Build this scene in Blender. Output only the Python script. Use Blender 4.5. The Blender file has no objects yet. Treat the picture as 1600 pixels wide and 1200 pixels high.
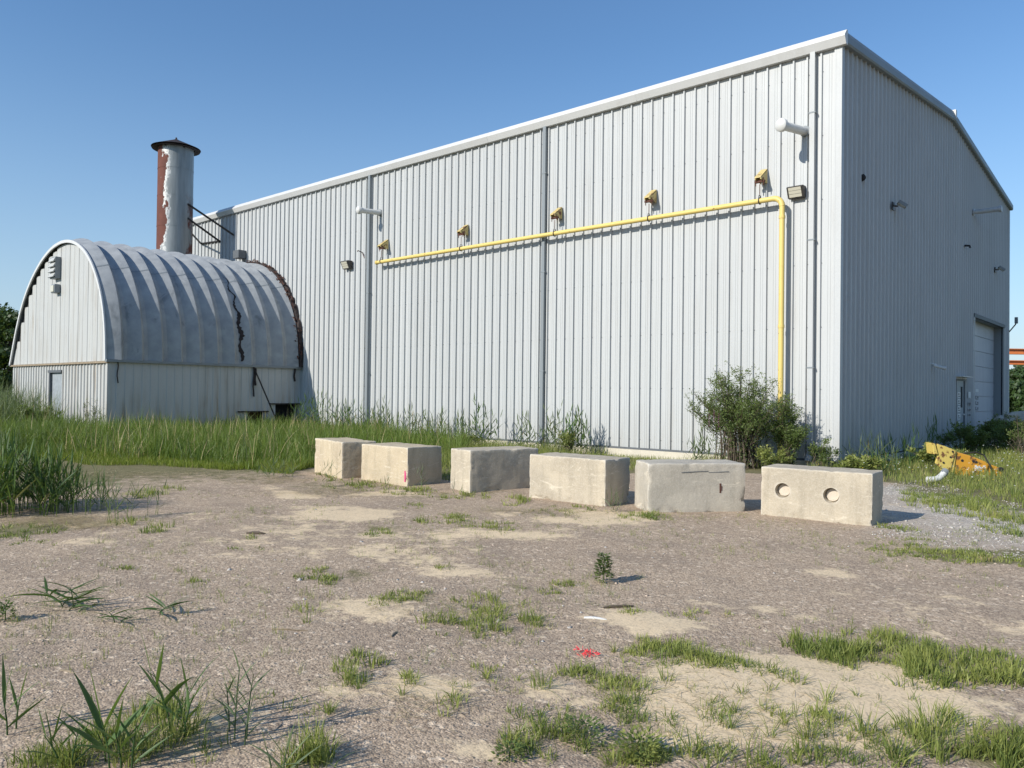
import bpy, bmesh, math, random
import numpy as np
from mathutils import Vector, Matrix, Euler

random.seed(7)
RNG = np.random.default_rng(11)
scene = bpy.context.scene
COL = scene.collection

# ------------------------------------------------------------------ camera
F_PX, ROLL, EYE = 1227.0, 0.0125, 1.5
HEAD = math.atan(1082 / 1227.0)
PITCH = math.atan(15 / F_PX)
CAM = np.array([6.533, -19.147, EYE])
_Z = np.array([0, 0, 1.0])
_Fh = np.array([-math.sin(HEAD), math.cos(HEAD), 0])
_Rh = np.array([math.cos(HEAD), math.sin(HEAD), 0])
C_F = _Fh * math.cos(PITCH) + _Z * math.sin(PITCH)
_U = _Z * math.cos(PITCH) - _Fh * math.sin(PITCH)
_c, _s = math.cos(math.atan(ROLL)), math.sin(math.atan(ROLL))
C_R = _c * _Rh + _s * _U
C_U = _c * _U - _s * _Rh
cam_data = bpy.data.cameras.new('camera')
cam_data.sensor_width = 36.0
cam_data.lens = F_PX / 1600 * 36.0
cam_data.clip_start = 0.05
cam_data.clip_end = 5000
cam = bpy.data.objects.new('camera', cam_data)
COL.objects.link(cam)
cam.matrix_world = Matrix(((C_R[0], C_U[0], -C_F[0], CAM[0]),
                           (C_R[1], C_U[1], -C_F[1], CAM[1]),
                           (C_R[2], C_U[2], -C_F[2], CAM[2]), (0, 0, 0, 1)))
scene.camera = cam

# ------------------------------------------------------------------ light
TO_SUN = Vector((-0.22, -1.0, 0.58)).normalized()
SUN_EL = math.asin(TO_SUN.z)
SUN_AZ = math.atan2(TO_SUN.x, TO_SUN.y)          # clockwise from +Y
world = bpy.data.worlds.new('World')
scene.world = world
world.use_nodes = True
wn = world.node_tree.nodes
wl = world.node_tree.links
wn.clear()
w_out = wn.new('ShaderNodeOutputWorld')
w_bg = wn.new('ShaderNodeBackground')
w_sky = wn.new('ShaderNodeTexSky')
w_sky.sky_type = 'NISHITA'
w_sky.sun_disc = False
w_sky.sun_elevation = SUN_EL
w_sky.sun_rotation = SUN_AZ
w_sky.altitude = 100
w_sky.air_density = 1.4
w_sky.dust_density = 0.3
w_sky.ozone_density = 8.0
w_bg.inputs['Strength'].default_value = 0.14
# pale summer haze that thickens evenly towards the horizon all round
w_geo = wn.new('ShaderNodeNewGeometry'); w_sep = wn.new('ShaderNodeSeparateXYZ')
w_inv = wn.new('ShaderNodeVectorMath'); w_inv.operation = 'SCALE'; w_inv.inputs['Scale'].default_value = -1.0
wl.new(w_geo.outputs['Incoming'], w_inv.inputs[0]); wl.new(w_inv.outputs[0], w_sep.inputs[0])
w_map = wn.new('ShaderNodeMapRange'); w_map.inputs['From Min'].default_value = .42; w_map.inputs['From Max'].default_value = -.02
w_map.inputs['To Min'].default_value = 0.0; w_map.inputs['To Max'].default_value = 1.0
wl.new(w_sep.outputs['Z'], w_map.inputs['Value'])
w_pow = wn.new('ShaderNodeMath'); w_pow.operation = 'POWER'; w_pow.inputs[1].default_value = 1.7; wl.new(w_map.outputs[0], w_pow.inputs[0])
w_mul = wn.new('ShaderNodeMath'); w_mul.operation = 'MULTIPLY'; w_mul.inputs[1].default_value = .75; wl.new(w_pow.outputs[0], w_mul.inputs[0])
w_mix = wn.new('ShaderNodeMixRGB'); wl.new(w_mul.outputs[0], w_mix.inputs[0])
wl.new(w_sky.outputs['Color'], w_mix.inputs[1]); w_mix.inputs[2].default_value = (3.7, 4.75, 6.1, 1)
wl.new(w_mix.outputs[0], w_bg.inputs['Color'])
wl.new(w_bg.outputs['Background'], w_out.inputs['Surface'])
sun_data = bpy.data.lights.new('sun', 'SUN')
sun_data.energy = 5.0
sun_data.angle = math.radians(0.53)
sun_data.color = (1.0, 0.95, 0.86)
sun = bpy.data.objects.new('sun', sun_data)
COL.objects.link(sun)
sun.rotation_euler = TO_SUN.to_track_quat('Z', 'Y').to_euler()
scene.view_settings.view_transform = 'Standard'
scene.view_settings.look = 'None'
scene.view_settings.exposure = 0.10
scene.view_settings.gamma = 1.0
scene.view_settings.use_curve_mapping = False
scene.cycles.max_bounces = 6
scene.cycles.transparent_max_bounces = 8

GZ = -0.2     # level of the yard

# ------------------------------------------------------------------ where a sight line meets a plane
def ray(x, y):
    return C_F + C_R * (x - 800) / F_PX + C_U * (600 - y) / F_PX
def hit(x, y, ax, val):
    d = ray(x, y)
    return CAM + d * ((val - CAM[ax]) / d[ax])
def G(x, y, z=GZ):
    return hit(x, y, 2, z)
def W(x, y, Y=0.0):
    return hit(x, y, 1, Y)
def S(x, y, X=0.0):
    return hit(x, y, 0, X)

# ------------------------------------------------------------------ object helpers
def link(o, parent=None):
    COL.objects.link(o)
    if parent is not None:
        o.parent = parent
    return o
def tag(o, label=None, cat=None, group=None, kind=None):
    if label: o['label'] = label
    if cat: o['category'] = cat
    if group: o['group'] = group
    if kind: o['kind'] = kind
    return o
def thing(name, label, cat, loc=(0, 0, 0), rz=0.0, group=None):
    o = bpy.data.objects.new(name, None)
    o.empty_display_size = 0.2
    o.location = loc
    o.rotation_euler = (0, 0, rz)
    link(o)
    return tag(o, label, cat, group)

class MB:
    """collects shapes for one mesh object"""
    def __init__(self):
        self.v = []; self.f = []; self.mi = []; self.cur = 0
    def add(self, vs, fs):
        b = len(self.v)
        self.v.extend([tuple(p) for p in vs])
        for f in fs:
            self.f.append(tuple(i + b for i in f)); self.mi.append(self.cur)
        return self
    def box(self, x0, x1, y0, y1, z0, z1, M=None):
        vs = [Vector((x, y, z)) for z in (z0, z1) for y in (y0, y1) for x in (x0, x1)]
        if M is not None: vs = [M @ p for p in vs]
        return self.add(vs, [(0, 2, 3, 1), (4, 5, 7, 6), (0, 1, 5, 4), (2, 6, 7, 3), (0, 4, 6, 2), (1, 3, 7, 5)])
    def tube(self, pts, r, n=8, cap=True):
        pts = [Vector(p) for p in pts]
        rs = r if isinstance(r, (list, tuple)) else [r] * len(pts)
        vs = []; fs = []
        t0 = (pts[1] - pts[0]).normalized()
        a = t0.orthogonal().normalized()
        for i, p in enumerate(pts):
            t = (pts[min(i + 1, len(pts) - 1)] - pts[max(i - 1, 0)]).normalized()
            a = (a - t * a.dot(t)).normalized()
            b = t.cross(a)
            for k in range(n):
                th = 2 * math.pi * k / n
                vs.append(p + (a * math.cos(th) + b * math.sin(th)) * rs[i])
        for i in range(len(pts) - 1):
            for k in range(n):
                k2 = (k + 1) % n
                fs.append((i * n + k, i * n + k2, (i + 1) * n + k2, (i + 1) * n + k))
        if cap:
            fs.append(tuple(range(n - 1, -1, -1)))
            fs.append(tuple((len(pts) - 1) * n + k for k in range(n)))
        return self.add(vs, fs)
    def prism(self, poly, M, depth):
        """polygon in local xy pushed along local z, M local->target"""
        n = len(poly)
        vs = [M @ Vector((p[0], p[1], 0)) for p in poly] + [M @ Vector((p[0], p[1], depth)) for p in poly]
        fs = [tuple(range(n - 1, -1, -1)), tuple(range(n, 2 * n))]
        fs += [(i, (i + 1) % n, n + (i + 1) % n, n + i) for i in range(n)]
        return self.add(vs, fs)
    def build(self, name, mat, parent=None, smooth=False, bevel=0.0, seg=2, auto=None):
        me = bpy.data.meshes.new(name)
        me.from_pydata(self.v, [], self.f)
        mats = mat if isinstance(mat, (list, tuple)) else [mat]
        for m in mats: me.materials.append(m)
        if len(mats) > 1: me.polygons.foreach_set('material_index', self.mi)
        if smooth: me.polygons.foreach_set('use_smooth', [True] * len(me.polygons))
        me.update()
        bm = bmesh.new(); bm.from_mesh(me)
        bmesh.ops.recalc_face_normals(bm, faces=bm.faces)
        if bevel > 0:
            bmesh.ops.bevel(bm, geom=list(bm.edges), offset=bevel, segments=seg, affect='EDGES', profile=0.6)
        bm.to_mesh(me); bm.free()
        o = bpy.data.objects.new(name, me)
        if auto is not None:
            me.polygons.foreach_set('use_smooth', [True] * len(me.polygons))
            me.set_sharp_from_angle(angle=math.radians(auto))
        return link(o, parent)

def np_mesh(name, V, T, mat, parent=None, attr=None, smooth=False, quads=False):
    me = bpy.data.meshes.new(name)
    k = 4 if quads else 3
    me.vertices.add(len(V)); me.vertices.foreach_set('co', np.ascontiguousarray(V, dtype=np.float32).ravel())
    me.loops.add(len(T) * k); me.loops.foreach_set('vertex_index', np.ascontiguousarray(T, dtype=np.int32).ravel())
    me.polygons.add(len(T)); me.polygons.foreach_set('loop_start', np.arange(0, len(T) * k, k, dtype=np.int32))
    if smooth: me.polygons.foreach_set('use_smooth', np.ones(len(T), dtype=bool))
    if attr:
        for nm, a in attr.items():
            at = me.attributes.new(nm, 'FLOAT', 'POINT')
            at.data.foreach_set('value', np.ascontiguousarray(a, dtype=np.float32))
    me.materials.append(mat)
    me.update(calc_edges=True); me.validate()
    return link(bpy.data.objects.new(name, me), parent)

# ------------------------------------------------------------------ numpy value noise
_perm = np.random.default_rng(5).random((256, 256))
def vnoise(x, y):
    xi = np.floor(x).astype(int); yi = np.floor(y).astype(int)
    fx = x - xi; fy = y - yi
    fx = fx * fx * (3 - 2 * fx); fy = fy * fy * (3 - 2 * fy)
    a = _perm[xi & 255, yi & 255]; b = _perm[(xi + 1) & 255, yi & 255]
    c = _perm[xi & 255, (yi + 1) & 255]; d = _perm[(xi + 1) & 255, (yi + 1) & 255]
    return (a * (1 - fx) + b * fx) * (1 - fy) + (c * (1 - fx) + d * fx) * fy
def fbm(x, y, o=4):
    s = 0; a = .5; t = 0
    for i in range(o):
        s = s + a * vnoise(x * 2 ** i + 17 * i, y * 2 ** i + 31 * i); t += a; a *= .5
    return s / t

# ------------------------------------------------------------------ material helpers
class NT:
    def __init__(self, name):
        self.m = bpy.data.materials.new(name); self.m.use_nodes = True
        self.n = self.m.node_tree.nodes; self.l = self.m.node_tree.links
        self.b = self.n['Principled BSDF']; self.out = self.n['Material Output']
        self.geo = self.n.new('ShaderNodeNewGeometry')
    def val(self, sock, v):
        if isinstance(v, bpy.types.NodeSocket): self.l.new(v, sock)
        else: sock.default_value = v
    def mapping(self, scale=(1, 1, 1), obj=False, loc=(0, 0, 0)):
        mp = self.n.new('ShaderNodeMapping'); mp.inputs['Scale'].default_value = scale
        mp.inputs['Location'].default_value = loc
        if obj:
            tc = self.n.new('ShaderNodeTexCoord'); self.l.new(tc.outputs['Object'], mp.inputs['Vector'])
        else: self.l.new(self.geo.outputs['Position'], mp.inputs['Vector'])
        return mp.outputs['Vector']
    def noise(self, scale, vec=None, detail=4, rough=.55, dist=0.0):
        t = self.n.new('ShaderNodeTexNoise'); t.inputs['Scale'].default_value = scale
        t.inputs['Detail'].default_value = detail; t.inputs['Roughness'].default_value = rough
        t.inputs['Distortion'].default_value = dist
        self.l.new(vec if vec is not None else self.geo.outputs['Position'], t.inputs['Vector'])
        return t.outputs['Fac']
    def voro(self, scale, vec=None, feat='F1', out='Distance', rand=1.0):
        t = self.n.new('ShaderNodeTexVoronoi'); t.feature = feat; t.inputs['Scale'].default_value = scale
        t.inputs['Randomness'].default_value = rand
        self.l.new(vec if vec is not None else self.geo.outputs['Position'], t.inputs['Vector'])
        return t.outputs[out]
    def ramp(self, fac, a, b, ca=0.0, cb=1.0):
        t = self.n.new('ShaderNodeMapRange'); self.l.new(fac, t.inputs['Value'])
        t.inputs['From Min'].default_value = a; t.inputs['From Max'].default_value = b
        t.inputs['To Min'].default_value = ca; t.inputs['To Max'].default_value = cb
        return t.outputs['Result']
    def mix(self, fac, a, b, mode='MIX'):
        t = self.n.new('ShaderNodeMix'); t.data_type = 'RGBA'; t.blend_type = mode
        self.val(t.inputs['Factor'], fac)
        self.val(t.inputs['A'], a if isinstance(a, bpy.types.NodeSocket) else (*a, 1))
        self.val(t.inputs['B'], b if isinstance(b, bpy.types.NodeSocket) else (*b, 1))
        # colour sockets share their name with the float ones
        ins = [s for s in t.inputs if s.type == 'RGBA']
        self.val(ins[0], a if isinstance(a, bpy.types.NodeSocket) else (*a, 1))
        self.val(ins[1], b if isinstance(b, bpy.types.NodeSocket) else (*b, 1))
        return [s for s in t.outputs if s.type == 'RGBA'][0]
    def math(self, op, a, b=0.0, clamp=False):
        t = self.n.new('ShaderNodeMath'); t.operation = op; t.use_clamp = clamp
        self.val(t.inputs[0], a); self.val(t.inputs[1], b)
        return t.outputs[0]
    def attr(self, name):
        t = self.n.new('ShaderNodeAttribute'); t.attribute_name = name
        return t.outputs['Fac']
    def bump(self, h, dist=.01, strength=1.0, prev=None):
        t = self.n.new('ShaderNodeBump'); t.inputs['Distance'].default_value = dist
        t.inputs['Strength'].default_value = strength
        self.l.new(h, t.inputs['Height'])
        if prev is not None: self.l.new(prev, t.inputs['Normal'])
        return t.outputs['Normal']
    def fin(self, col=None, rough=.6, metal=0.0, normal=None, spec=.5):
        if col is not None: self.val(self.b.inputs['Base Color'], col if isinstance(col, bpy.types.NodeSocket) else (*col, 1))
        self.val(self.b.inputs['Roughness'], rough); self.val(self.b.inputs['Metallic'], metal)
        self.b.inputs['Specular IOR Level'].default_value = spec
        if normal is not None: self.l.new(normal, self.b.inputs['Normal'])
        return self.m
def _mixfix(self, fac, a, b, mode='MIX'):
    t = self.n.new('ShaderNodeMix'); t.data_type = 'RGBA'; t.blend_type = mode
    fs = t.inputs[0]; ins = [s for s in t.inputs if s.type == 'RGBA']
    self.val(fs, fac)
    self.val(ins[0], a if isinstance(a, bpy.types.NodeSocket) else (*a, 1))
    self.val(ins[1], b if isinstance(b, bpy.types.NodeSocket) else (*b, 1))
    return [s for s in t.outputs if s.type == 'RGBA'][0]
NT.mix = _mixfix

def m_cladding(name, col, dirt, rough=.42, metal=0.0, dirt_amt=.35, wav=.004):
    t = NT(name)
    streak = t.noise(1.0, t.mapping((5, 5, .35)), 5, .6)
    blot = t.noise(.6, None, 4)
    fine = t.noise(30, None, 2)
    d = t.math('MULTIPLY', t.ramp(streak, .48, .78), t.ramp(blot, .35, .7), True)
    d = t.math('MULTIPLY', d, dirt_amt)
    sep = t.n.new('ShaderNodeSeparateXYZ'); t.l.new(t.geo.outputs['Position'], sep.inputs[0])
    low = t.math('MULTIPLY', t.ramp(sep.outputs['Z'], 1.3, -.1), t.ramp(streak, .35, .7), True)
    d = t.math('ADD', d, t.math('MULTIPLY', low, .45), True)
    c = t.mix(d, col, dirt)
    c = t.mix(t.math('MULTIPLY', t.ramp(fine, .4, .7), .06), c, (.1, .1, .1))
    oi = t.n.new('ShaderNodeObjectInfo'); c = t.mix(t.math('MULTIPLY', oi.outputs['Random'], .13), c, tuple(x * .55 for x in col))
    nrm = t.bump(t.noise(1.0, t.mapping((2.2, 2.2, .5)), 2), wav * 7, .7)
    return t.fin(c, t.ramp(blot, .2, .8, rough - .06, rough + .1), metal, nrm, .28)

def m_plain(name, col, rough=.6, metal=0.0, var=.12, scale=8, bump=.0):
    t = NT(name)
    n = t.noise(scale, None, 5)
    c = t.mix(t.ramp(n, .35, .7), tuple(x * (1 - var) for x in col), tuple(min(1, x * (1 + var)) for x in col))
    nr = t.bump(t.noise(scale * 6, None, 4), bump) if bump else None
    return t.fin(c, rough, metal, nr)

M = {}
M['siding'] = m_cladding('pale grey painted steel', (.475, .487, .485), (.27, .25, .22), .45, 0, .35)
M['trim_white'] = m_cladding('white trim paint', (.62, .62, .61), (.36, .33, .28), .4, 0, .3, .001)
M['trim_grey'] = m_cladding('grey trim paint', (.22, .245, .26), (.18, .17, .16), .45, 0, .3, .001)
M['soffit'] = m_plain('dark soffit metal', (.10, .11, .12), .6)
M['quonset'] = None
M['shed_white'] = m_cladding('old white sheet', (.47, .475, .46), (.25, .19, .12), .5, 0, .95)
M['roof'] = m_plain('roof steel', (.45, .47, .48), .45)
M['door_grey'] = m_plain('weathered grey door paint', (.30, .33, .35), .5)
M['door_pale'] = m_cladding('pale overhead door paint', (.50, .50, .53), (.34, .32, .3), .5)
M['dark'] = m_plain('dark interior', (.02, .02, .022), .9)
M['black_metal'] = m_plain('black iron', (.03, .026, .024), .55, .3)
M['lamp_body'] = m_plain('bronze lamp housing', (.055, .05, .045), .45, .3)
M['white_pvc'] = m_plain('white vent pipe', (.60, .60, .58), .4, 0, .05, 12)
M['sign'] = m_plain('white notice', (.7, .7, .68), .5)
M['ink'] = m_plain('dark ink', (.04, .04, .05), .6)
def m_lens():
    t = NT('lamp lens')
    return t.fin((.55, .52, .42), .12, 0.0)
M['lens'] = m_lens()
def m_galv():
    t = NT('weathered galvanised arch steel')
    streak = t.noise(1.0, t.mapping((1.2, 4.0, 1.2)), 5, .6)
    n = t.noise(2.5, None, 6)
    c = t.mix(t.ramp(n, .35, .7), (.27, .285, .295), (.36, .375, .38))
    tar = t.math('MULTIPLY', t.ramp(t.noise(.8, t.mapping((1, 1.6, 1), loc=(3, 1, 0)), 5, .65, .8), .57, .66), t.ramp(streak, .4, .65), True)
    c = t.mix(t.math('MULTIPLY', tar, .55), c, (.09, .10, .11))
    sep = t.n.new('ShaderNodeSeparateXYZ'); t.l.new(t.geo.outputs['Position'], sep.inputs[0])
    return t.fin(c, t.ramp(n, .3, .7, .5, .65), .0, t.bump(t.noise(3, None, 3), .004, .3), .25)
M['quonset'] = m_galv()
def m_stack():
    t = NT('peeling silver chimney')
    tc = t.n.new('ShaderNodeTexCoord')
    dotn = t.n.new('ShaderNodeVectorMath'); dotn.operation = 'DOT_PRODUCT'
    t.l.new(tc.outputs['Object'], dotn.inputs[0]); dotn.inputs[1].default_value = (-.75, -.66, 0)
    big = t.noise(1.0, t.mapping((2.2, 2.2, 1.3)), 7, .72)
    a = t.math('ADD', dotn.outputs['Value'], t.ramp(big, .3, .7, -.34, .34))
    rust = t.ramp(a, .16, .19)
    rustc = t.mix(t.noise(3, None, 6), (.075, .025, .018), (.17, .055, .035))
    edge = t.math('SUBTRACT', t.ramp(a, .0, .06), t.ramp(a, .16, .19), True)
    silver = t.mix(t.ramp(t.noise(1, t.mapping((4, 4, .5)), 5), .35, .7), (.17, .185, .185), (.28, .30, .30))
    silver = t.mix(t.math('MULTIPLY', edge, .8), silver, (.52, .52, .50))
    neg = t.math('ADD', t.math('MULTIPLY', dotn.outputs['Value'], -1.0), t.ramp(big, .3, .7, -.25, .25))
    sep = t.n.new('ShaderNodeSeparateXYZ'); t.l.new(t.geo.outputs['Position'], sep.inputs[0])
    lowr = t.math('MULTIPLY', t.ramp(neg, .68, .82), t.ramp(sep.outputs['Z'], 10.6, 9.4), True)
    rust = t.math('MAXIMUM', rust, lowr)
    c = t.mix(rust, silver, rustc)
    nr = t.bump(t.math('SUBTRACT', t.noise(14, None, 4), t.math('MULTIPLY', rust, 1.0)), .006, .8)
    return t.fin(c, t.ramp(rust, 0, 1, .42, .85), t.ramp(rust, 0, 1, .2, 0.0), nr)
M['stack'] = m_stack()
M['rust'] = m_plain('brown rust', (.09, .035, .022), .85, 0, .4, 6, .004)
def m_yellow(name, col, chip, amt=.62):
    t = NT(name)
    n = t.noise(7, None, 7, .65)
    c = t.mix(t.ramp(n, amt, amt + .04), t.mix(t.noise(2), tuple(x * .85 for x in col), col), chip)
    return t.fin(c, .5, 0, t.bump(n, .002))
M['gas_yellow'] = m_yellow('faded yellow pipe paint', (.72, .55, .17), (.30, .17, .05), .64)
M['bracket_yellow'] = m_yellow('faded yellow bracket paint', (.60, .47, .18), (.14, .05, .02), .55)
M['machine_yellow'] = m_yellow('chipped pale yellow paint', (.66, .50, .13), (.16, .07, .03), .53)
M['machine_orange'] = m_yellow('orange yellow paint', (.64, .31, .03), (.15, .07, .03), .55)
M['beam_orange'] = m_yellow('orange primer paint', (.62, .20, .06), (.25, .08, .04), .6)

def m_concrete(name, col, stain, dark=.5):
    t = NT(name)
    a = t.noise(1.6, None, 7, .65); b = t.noise(1.0, t.mapping((7, 7, .9)), 5, .6)
    f = t.noise(55, None, 3, .7); sp = t.voro(38)
    c = t.mix(t.ramp(a, .32, .68), col, stain)
    c = t.mix(t.math('MULTIPLY', t.ramp(b, .5, .72), .6), c, tuple(x * .55 for x in col))
    w_ = t.noise(1.0, t.mapping((2.5, 2.5, 9)), 6, .7, 1.5)
    c = t.mix(t.math('MULTIPLY', t.ramp(w_, .58, .66), .5), c, (.70, .63, .50))
    bl = t.noise(.9, t.mapping((1.3, 1.3, 2.2), loc=(4, 2, 7)), 6, .65)
    c = t.mix(t.math('MULTIPLY', t.ramp(bl, .52, .62), .45), c, tuple(x * .68 for x in col))
    c = t.mix(t.math('MULTIPLY', t.ramp(f, .45, .75), .28), c, (.75, .70, .60))
    c = t.mix(t.math('MULTIPLY', t.ramp(sp, .16, .08), .5), c, tuple(x * .35 for x in col))
    pt = t.n.new('ShaderNodeNewGeometry')
    c = t.mix(t.math('MULTIPLY', t.ramp(pt.outputs['Pointiness'], .52, .58), .45), c, (.72, .68, .60))
    nr = t.bump(f, .006, .7); nr = t.bump(t.ramp(sp, .14, .05), -.01, .6, nr); nr = t.bump(a, .03, .5, nr)
    return t.fin(c, .9, 0, nr, .3)
M['concrete'] = m_concrete('cast concrete', (.50, .43, .32), (.37, .32, .245))
M['concrete_warm'] = m_concrete('sandy cast concrete', (.53, .44, .30), (.44, .36, .25))
M['concrete_grey'] = m_concrete('grey cast concrete', (.47, .425, .345), (.38, .345, .285))
M['foundation'] = m_concrete('foundation concrete', (.46, .40, .28), (.38, .33, .24))
M['disc'] = m_concrete('rusty recess face', (.42, .27, .16), (.50, .42, .30))
M['pink_paint'] = m_plain('pink spray paint', (.6, .08, .2), .7)

def m_ground():
    t = NT('crushed stone yard')
    sand = t.attr('sand'); soil = t.attr('soil'); pale = t.attr('pale'); far = t.attr('far')
    n1 = t.noise(.55, None, 5, .6); n2 = t.noise(5, None, 5, .65)
    col_a = t.voro(75, None, 'F1', 'Color'); dist_a = t.voro(75)
    col_b = t.voro(28, None, 'F1', 'Color'); dist_b = t.voro(28)
    sepa = t.n.new('ShaderNodeSeparateColor'); t.l.new(col_a, sepa.inputs[0])
    sepb = t.n.new('ShaderNodeSeparateColor'); t.l.new(col_b, sepb.inputs[0])
    base = t.mix(t.ramp(n1, .35, .68), (.345, .255, .178), (.43, .325, .225))
    stone = t.mix(sepa.outputs[0], (.15, .11, .08), (.68, .525, .37))
    c = t.mix(.66, base, stone)
    c = t.mix(t.math('MULTIPLY', t.ramp(t.noise(.9, t.mapping((1, 1.7, 1)), 6, .65, .6), .48, .62), .38), c, (.22, .17, .13))
    big = t.mix(sepb.outputs[1], (.24, .18, .13), (.80, .65, .48))
    c = t.mix(t.math('MULTIPLY', t.ramp(sepb.outputs[0], .78, .86), .6), c, big)
    c = t.mix(t.math('MULTIPLY', t.ramp(n2, .52, .72), .35), c, (.36, .29, .22))
    c = t.mix(t.math('MULTIPLY', pale, .75), c, t.mix(sepb.outputs[0], (.30, .28, .25), (.62, .57, .50)))
    sandc = t.mix(t.noise(9, None, 5, .7), (.66, .50, .31), (.84, .67, .44))
    sandc = t.mix(t.math('MULTIPLY', t.ramp(sepa.outputs[1], .7, .9), .4), sandc, (.26, .21, .16))
    sm = t.ramp(t.math('ADD', sand, t.math('ADD', t.ramp(t.noise(2.2, None, 6, .7), .3, .7, -.34, .34), t.ramp(t.noise(14, None, 5, .7), .3, .7, -.15, .15))), .38, .60)
    c = t.mix(t.math('MULTIPLY', sm, .85), c, sandc)
    soilc = t.mix(t.noise(3, None, 5), (.075, .085, .025), (.17, .155, .06))
    gm = t.ramp(t.math('ADD', soil, t.ramp(t.noise(4, None, 6, .7), .3, .7, -.3, .3)), .35, .65)
    c = t.mix(t.math('MULTIPLY', gm, .8), c, soilc)
    fieldc = t.mix(t.noise(.08, None, 4), (.06, .095, .025), (.12, .13, .05))
    c = t.mix(far, c, fieldc)
    keep = t.math('SUBTRACT', 1.0, t.math('MULTIPLY', sm, .7), True)
    h = t.math('MULTIPLY', t.ramp(dist_a, .65, .1), keep)
    hb = t.math('MULTIPLY', t.math('MULTIPLY', t.ramp(dist_b, .5, .05), t.ramp(sepb.outputs[0], .6, .8)), keep)
    nr = t.bump(h, .005, .6); nr = t.bump(hb, .009, .75, nr); nr = t.bump(t.noise(5, None, 3, .6), .02, .4, nr)
    return t.fin(c, .95, 0, nr, .2)
M['ground'] = m_ground()

def m_leaf(name, c1, c2, dry=(.30, .25, .11), trans=.35, rough=.5):
    t = NT(name)
    tint = t.attr('tint')
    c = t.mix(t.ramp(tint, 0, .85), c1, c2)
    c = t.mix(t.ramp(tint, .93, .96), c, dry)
    t.fin(c, rough, 0, None, .35)
    tr = t.n.new('ShaderNodeBsdfTranslucent'); t.l.new(t.mix(.5, c, (.25, .34, .03)), tr.inputs['Color'])
    mx = t.n.new('ShaderNodeMixShader'); mx.inputs[0].default_value = trans
    t.l.new(t.b.outputs[0], mx.inputs[1]); t.l.new(tr.outputs[0], mx.inputs[2]); t.l.new(mx.outputs[0], t.out.inputs['Surface'])
    return t.m
M['grass'] = m_leaf('tall grass blades', (.06, .11, .02), (.165, .23, .045), (.33, .29, .12))
M['grass_lime'] = m_leaf('short lime grass', (.13, .18, .02), (.24, .28, .04))
M['grass_short'] = m_leaf('short grass blades', (.10, .15, .035), (.34, .36, .10), (.42, .35, .18))
M['grass_dry'] = m_leaf('dry straw', (.33, .26, .13), (.50, .40, .22), (.5, .42, .25), .15)
M['reed'] = m_leaf('reed leaves', (.045, .095, .03), (.10, .17, .045), (.26, .21, .09), .3)
M['reed_pale'] = m_leaf('grey green reed leaves', (.085, .125, .06), (.16, .20, .10), (.28, .22, .11), .3)
M['shrub'] = m_leaf('shrub leaves', (.06, .10, .024), (.18, .23, .07), (.20, .2, .06), .3)
M['tree'] = m_leaf('dark tree leaves', (.022, .045, .014), (.055, .095, .025), (.09, .12, .04), .2)
M['flower_purple'] = m_plain('purple petals', (.30, .05, .22), .6)
M['flower_white'] = m_plain('white petals', (.75, .75, .65), .6)
M['flower_yellow'] = m_plain('yellow petals', (.75, .55, .03), .6)
M['bark'] = m_plain('bark', (.11, .085, .06), .9, 0, .3, 12, .01)
M['stone'] = m_plain('pebbles', (.44, .345, .265), .9, 0, .55, 31)
M['stone_pale'] = m_plain('pale gravel stones', (.44, .41, .37), .9, 0, .35, 23)
M['red_plastic'] = m_plain('red plastic shreds', (.75, .06, .07), .5)
M['wood'] = m_plain('grey weathered wood', (.28, .22, .15), .85, 0, .3, 15, .004)

# ------------------------------------------------------------------ ground sheet
def axis(lo, hi, step, far_lo, far_hi):
    c = list(np.arange(lo, hi + 1e-6, step))
    a = []; x = lo; s = step
    while x > far_lo: s *= 1.35; x -= s; a.append(x)
    b = []; x = hi; s = step
    while x < far_hi: s *= 1.35; x += s; b.append(x)
    return np.array(a[::-1] + c + b)
def px_blob(px, py, rx, ry):
    c = G(px, py)
    d = np.linalg.norm(c[:2] - CAM[:2])
    return c[0], c[1], max(.1, rx * d / F_PX), max(.1, ry * d * d / (F_PX * (EYE - GZ)))
def blob_field(X, Y, blobs):
    out = np.zeros_like(X)
    X = X + 1.1 * (fbm(X * .9, Y * .9 + 5, 4) - .5) * np.clip(np.hypot(X - CAM[0], Y - CAM[1]) / 7, .5, 2.2); Y = Y + 1.1 * (fbm(X * .9 + 40, Y * .9, 4) - .5) * np.clip(np.hypot(X - CAM[0], Y - CAM[1]) / 7, .5, 2.2)
    for b in blobs:
        cx, cy, a, bb = px_blob(*b[:4]); s = b[4] if len(b) > 4 else 1.0
        dx = X - cx; dy = Y - cy
        u = (dx * _Rh[0] + dy * _Rh[1]) / a; v = (dx * _Fh[0] + dy * _Fh[1]) / bb
        out = np.maximum(out, s * np.clip(1.35 - np.sqrt(u * u + v * v), 0, 1))
    return out
SAND = [(1270, 1095, 250, 62, 1.3), (1080, 1080, 160, 45, .9), (1330, 1130, 160, 40, .9), (1130, 1150, 140, 30, .7), (1000, 985, 110, 30, .85), (620, 1075, 150, 40, .62), (560, 950, 110, 26, .6),
        (520, 803, 110, 12, .9), (900, 812, 150, 13, .75), (960, 800, 90, 12, .85), (780, 838, 150, 14, .7), (440, 770, 90, 9, .8),
        (620, 770, 80, 8, .7), (1285, 897, 75, 10, .55), (100, 822, 110, 10, .6), (700, 1180, 120, 30, .5), (840, 1080, 90, 30, .5), (300, 1130, 120, 40, .4)]
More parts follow.
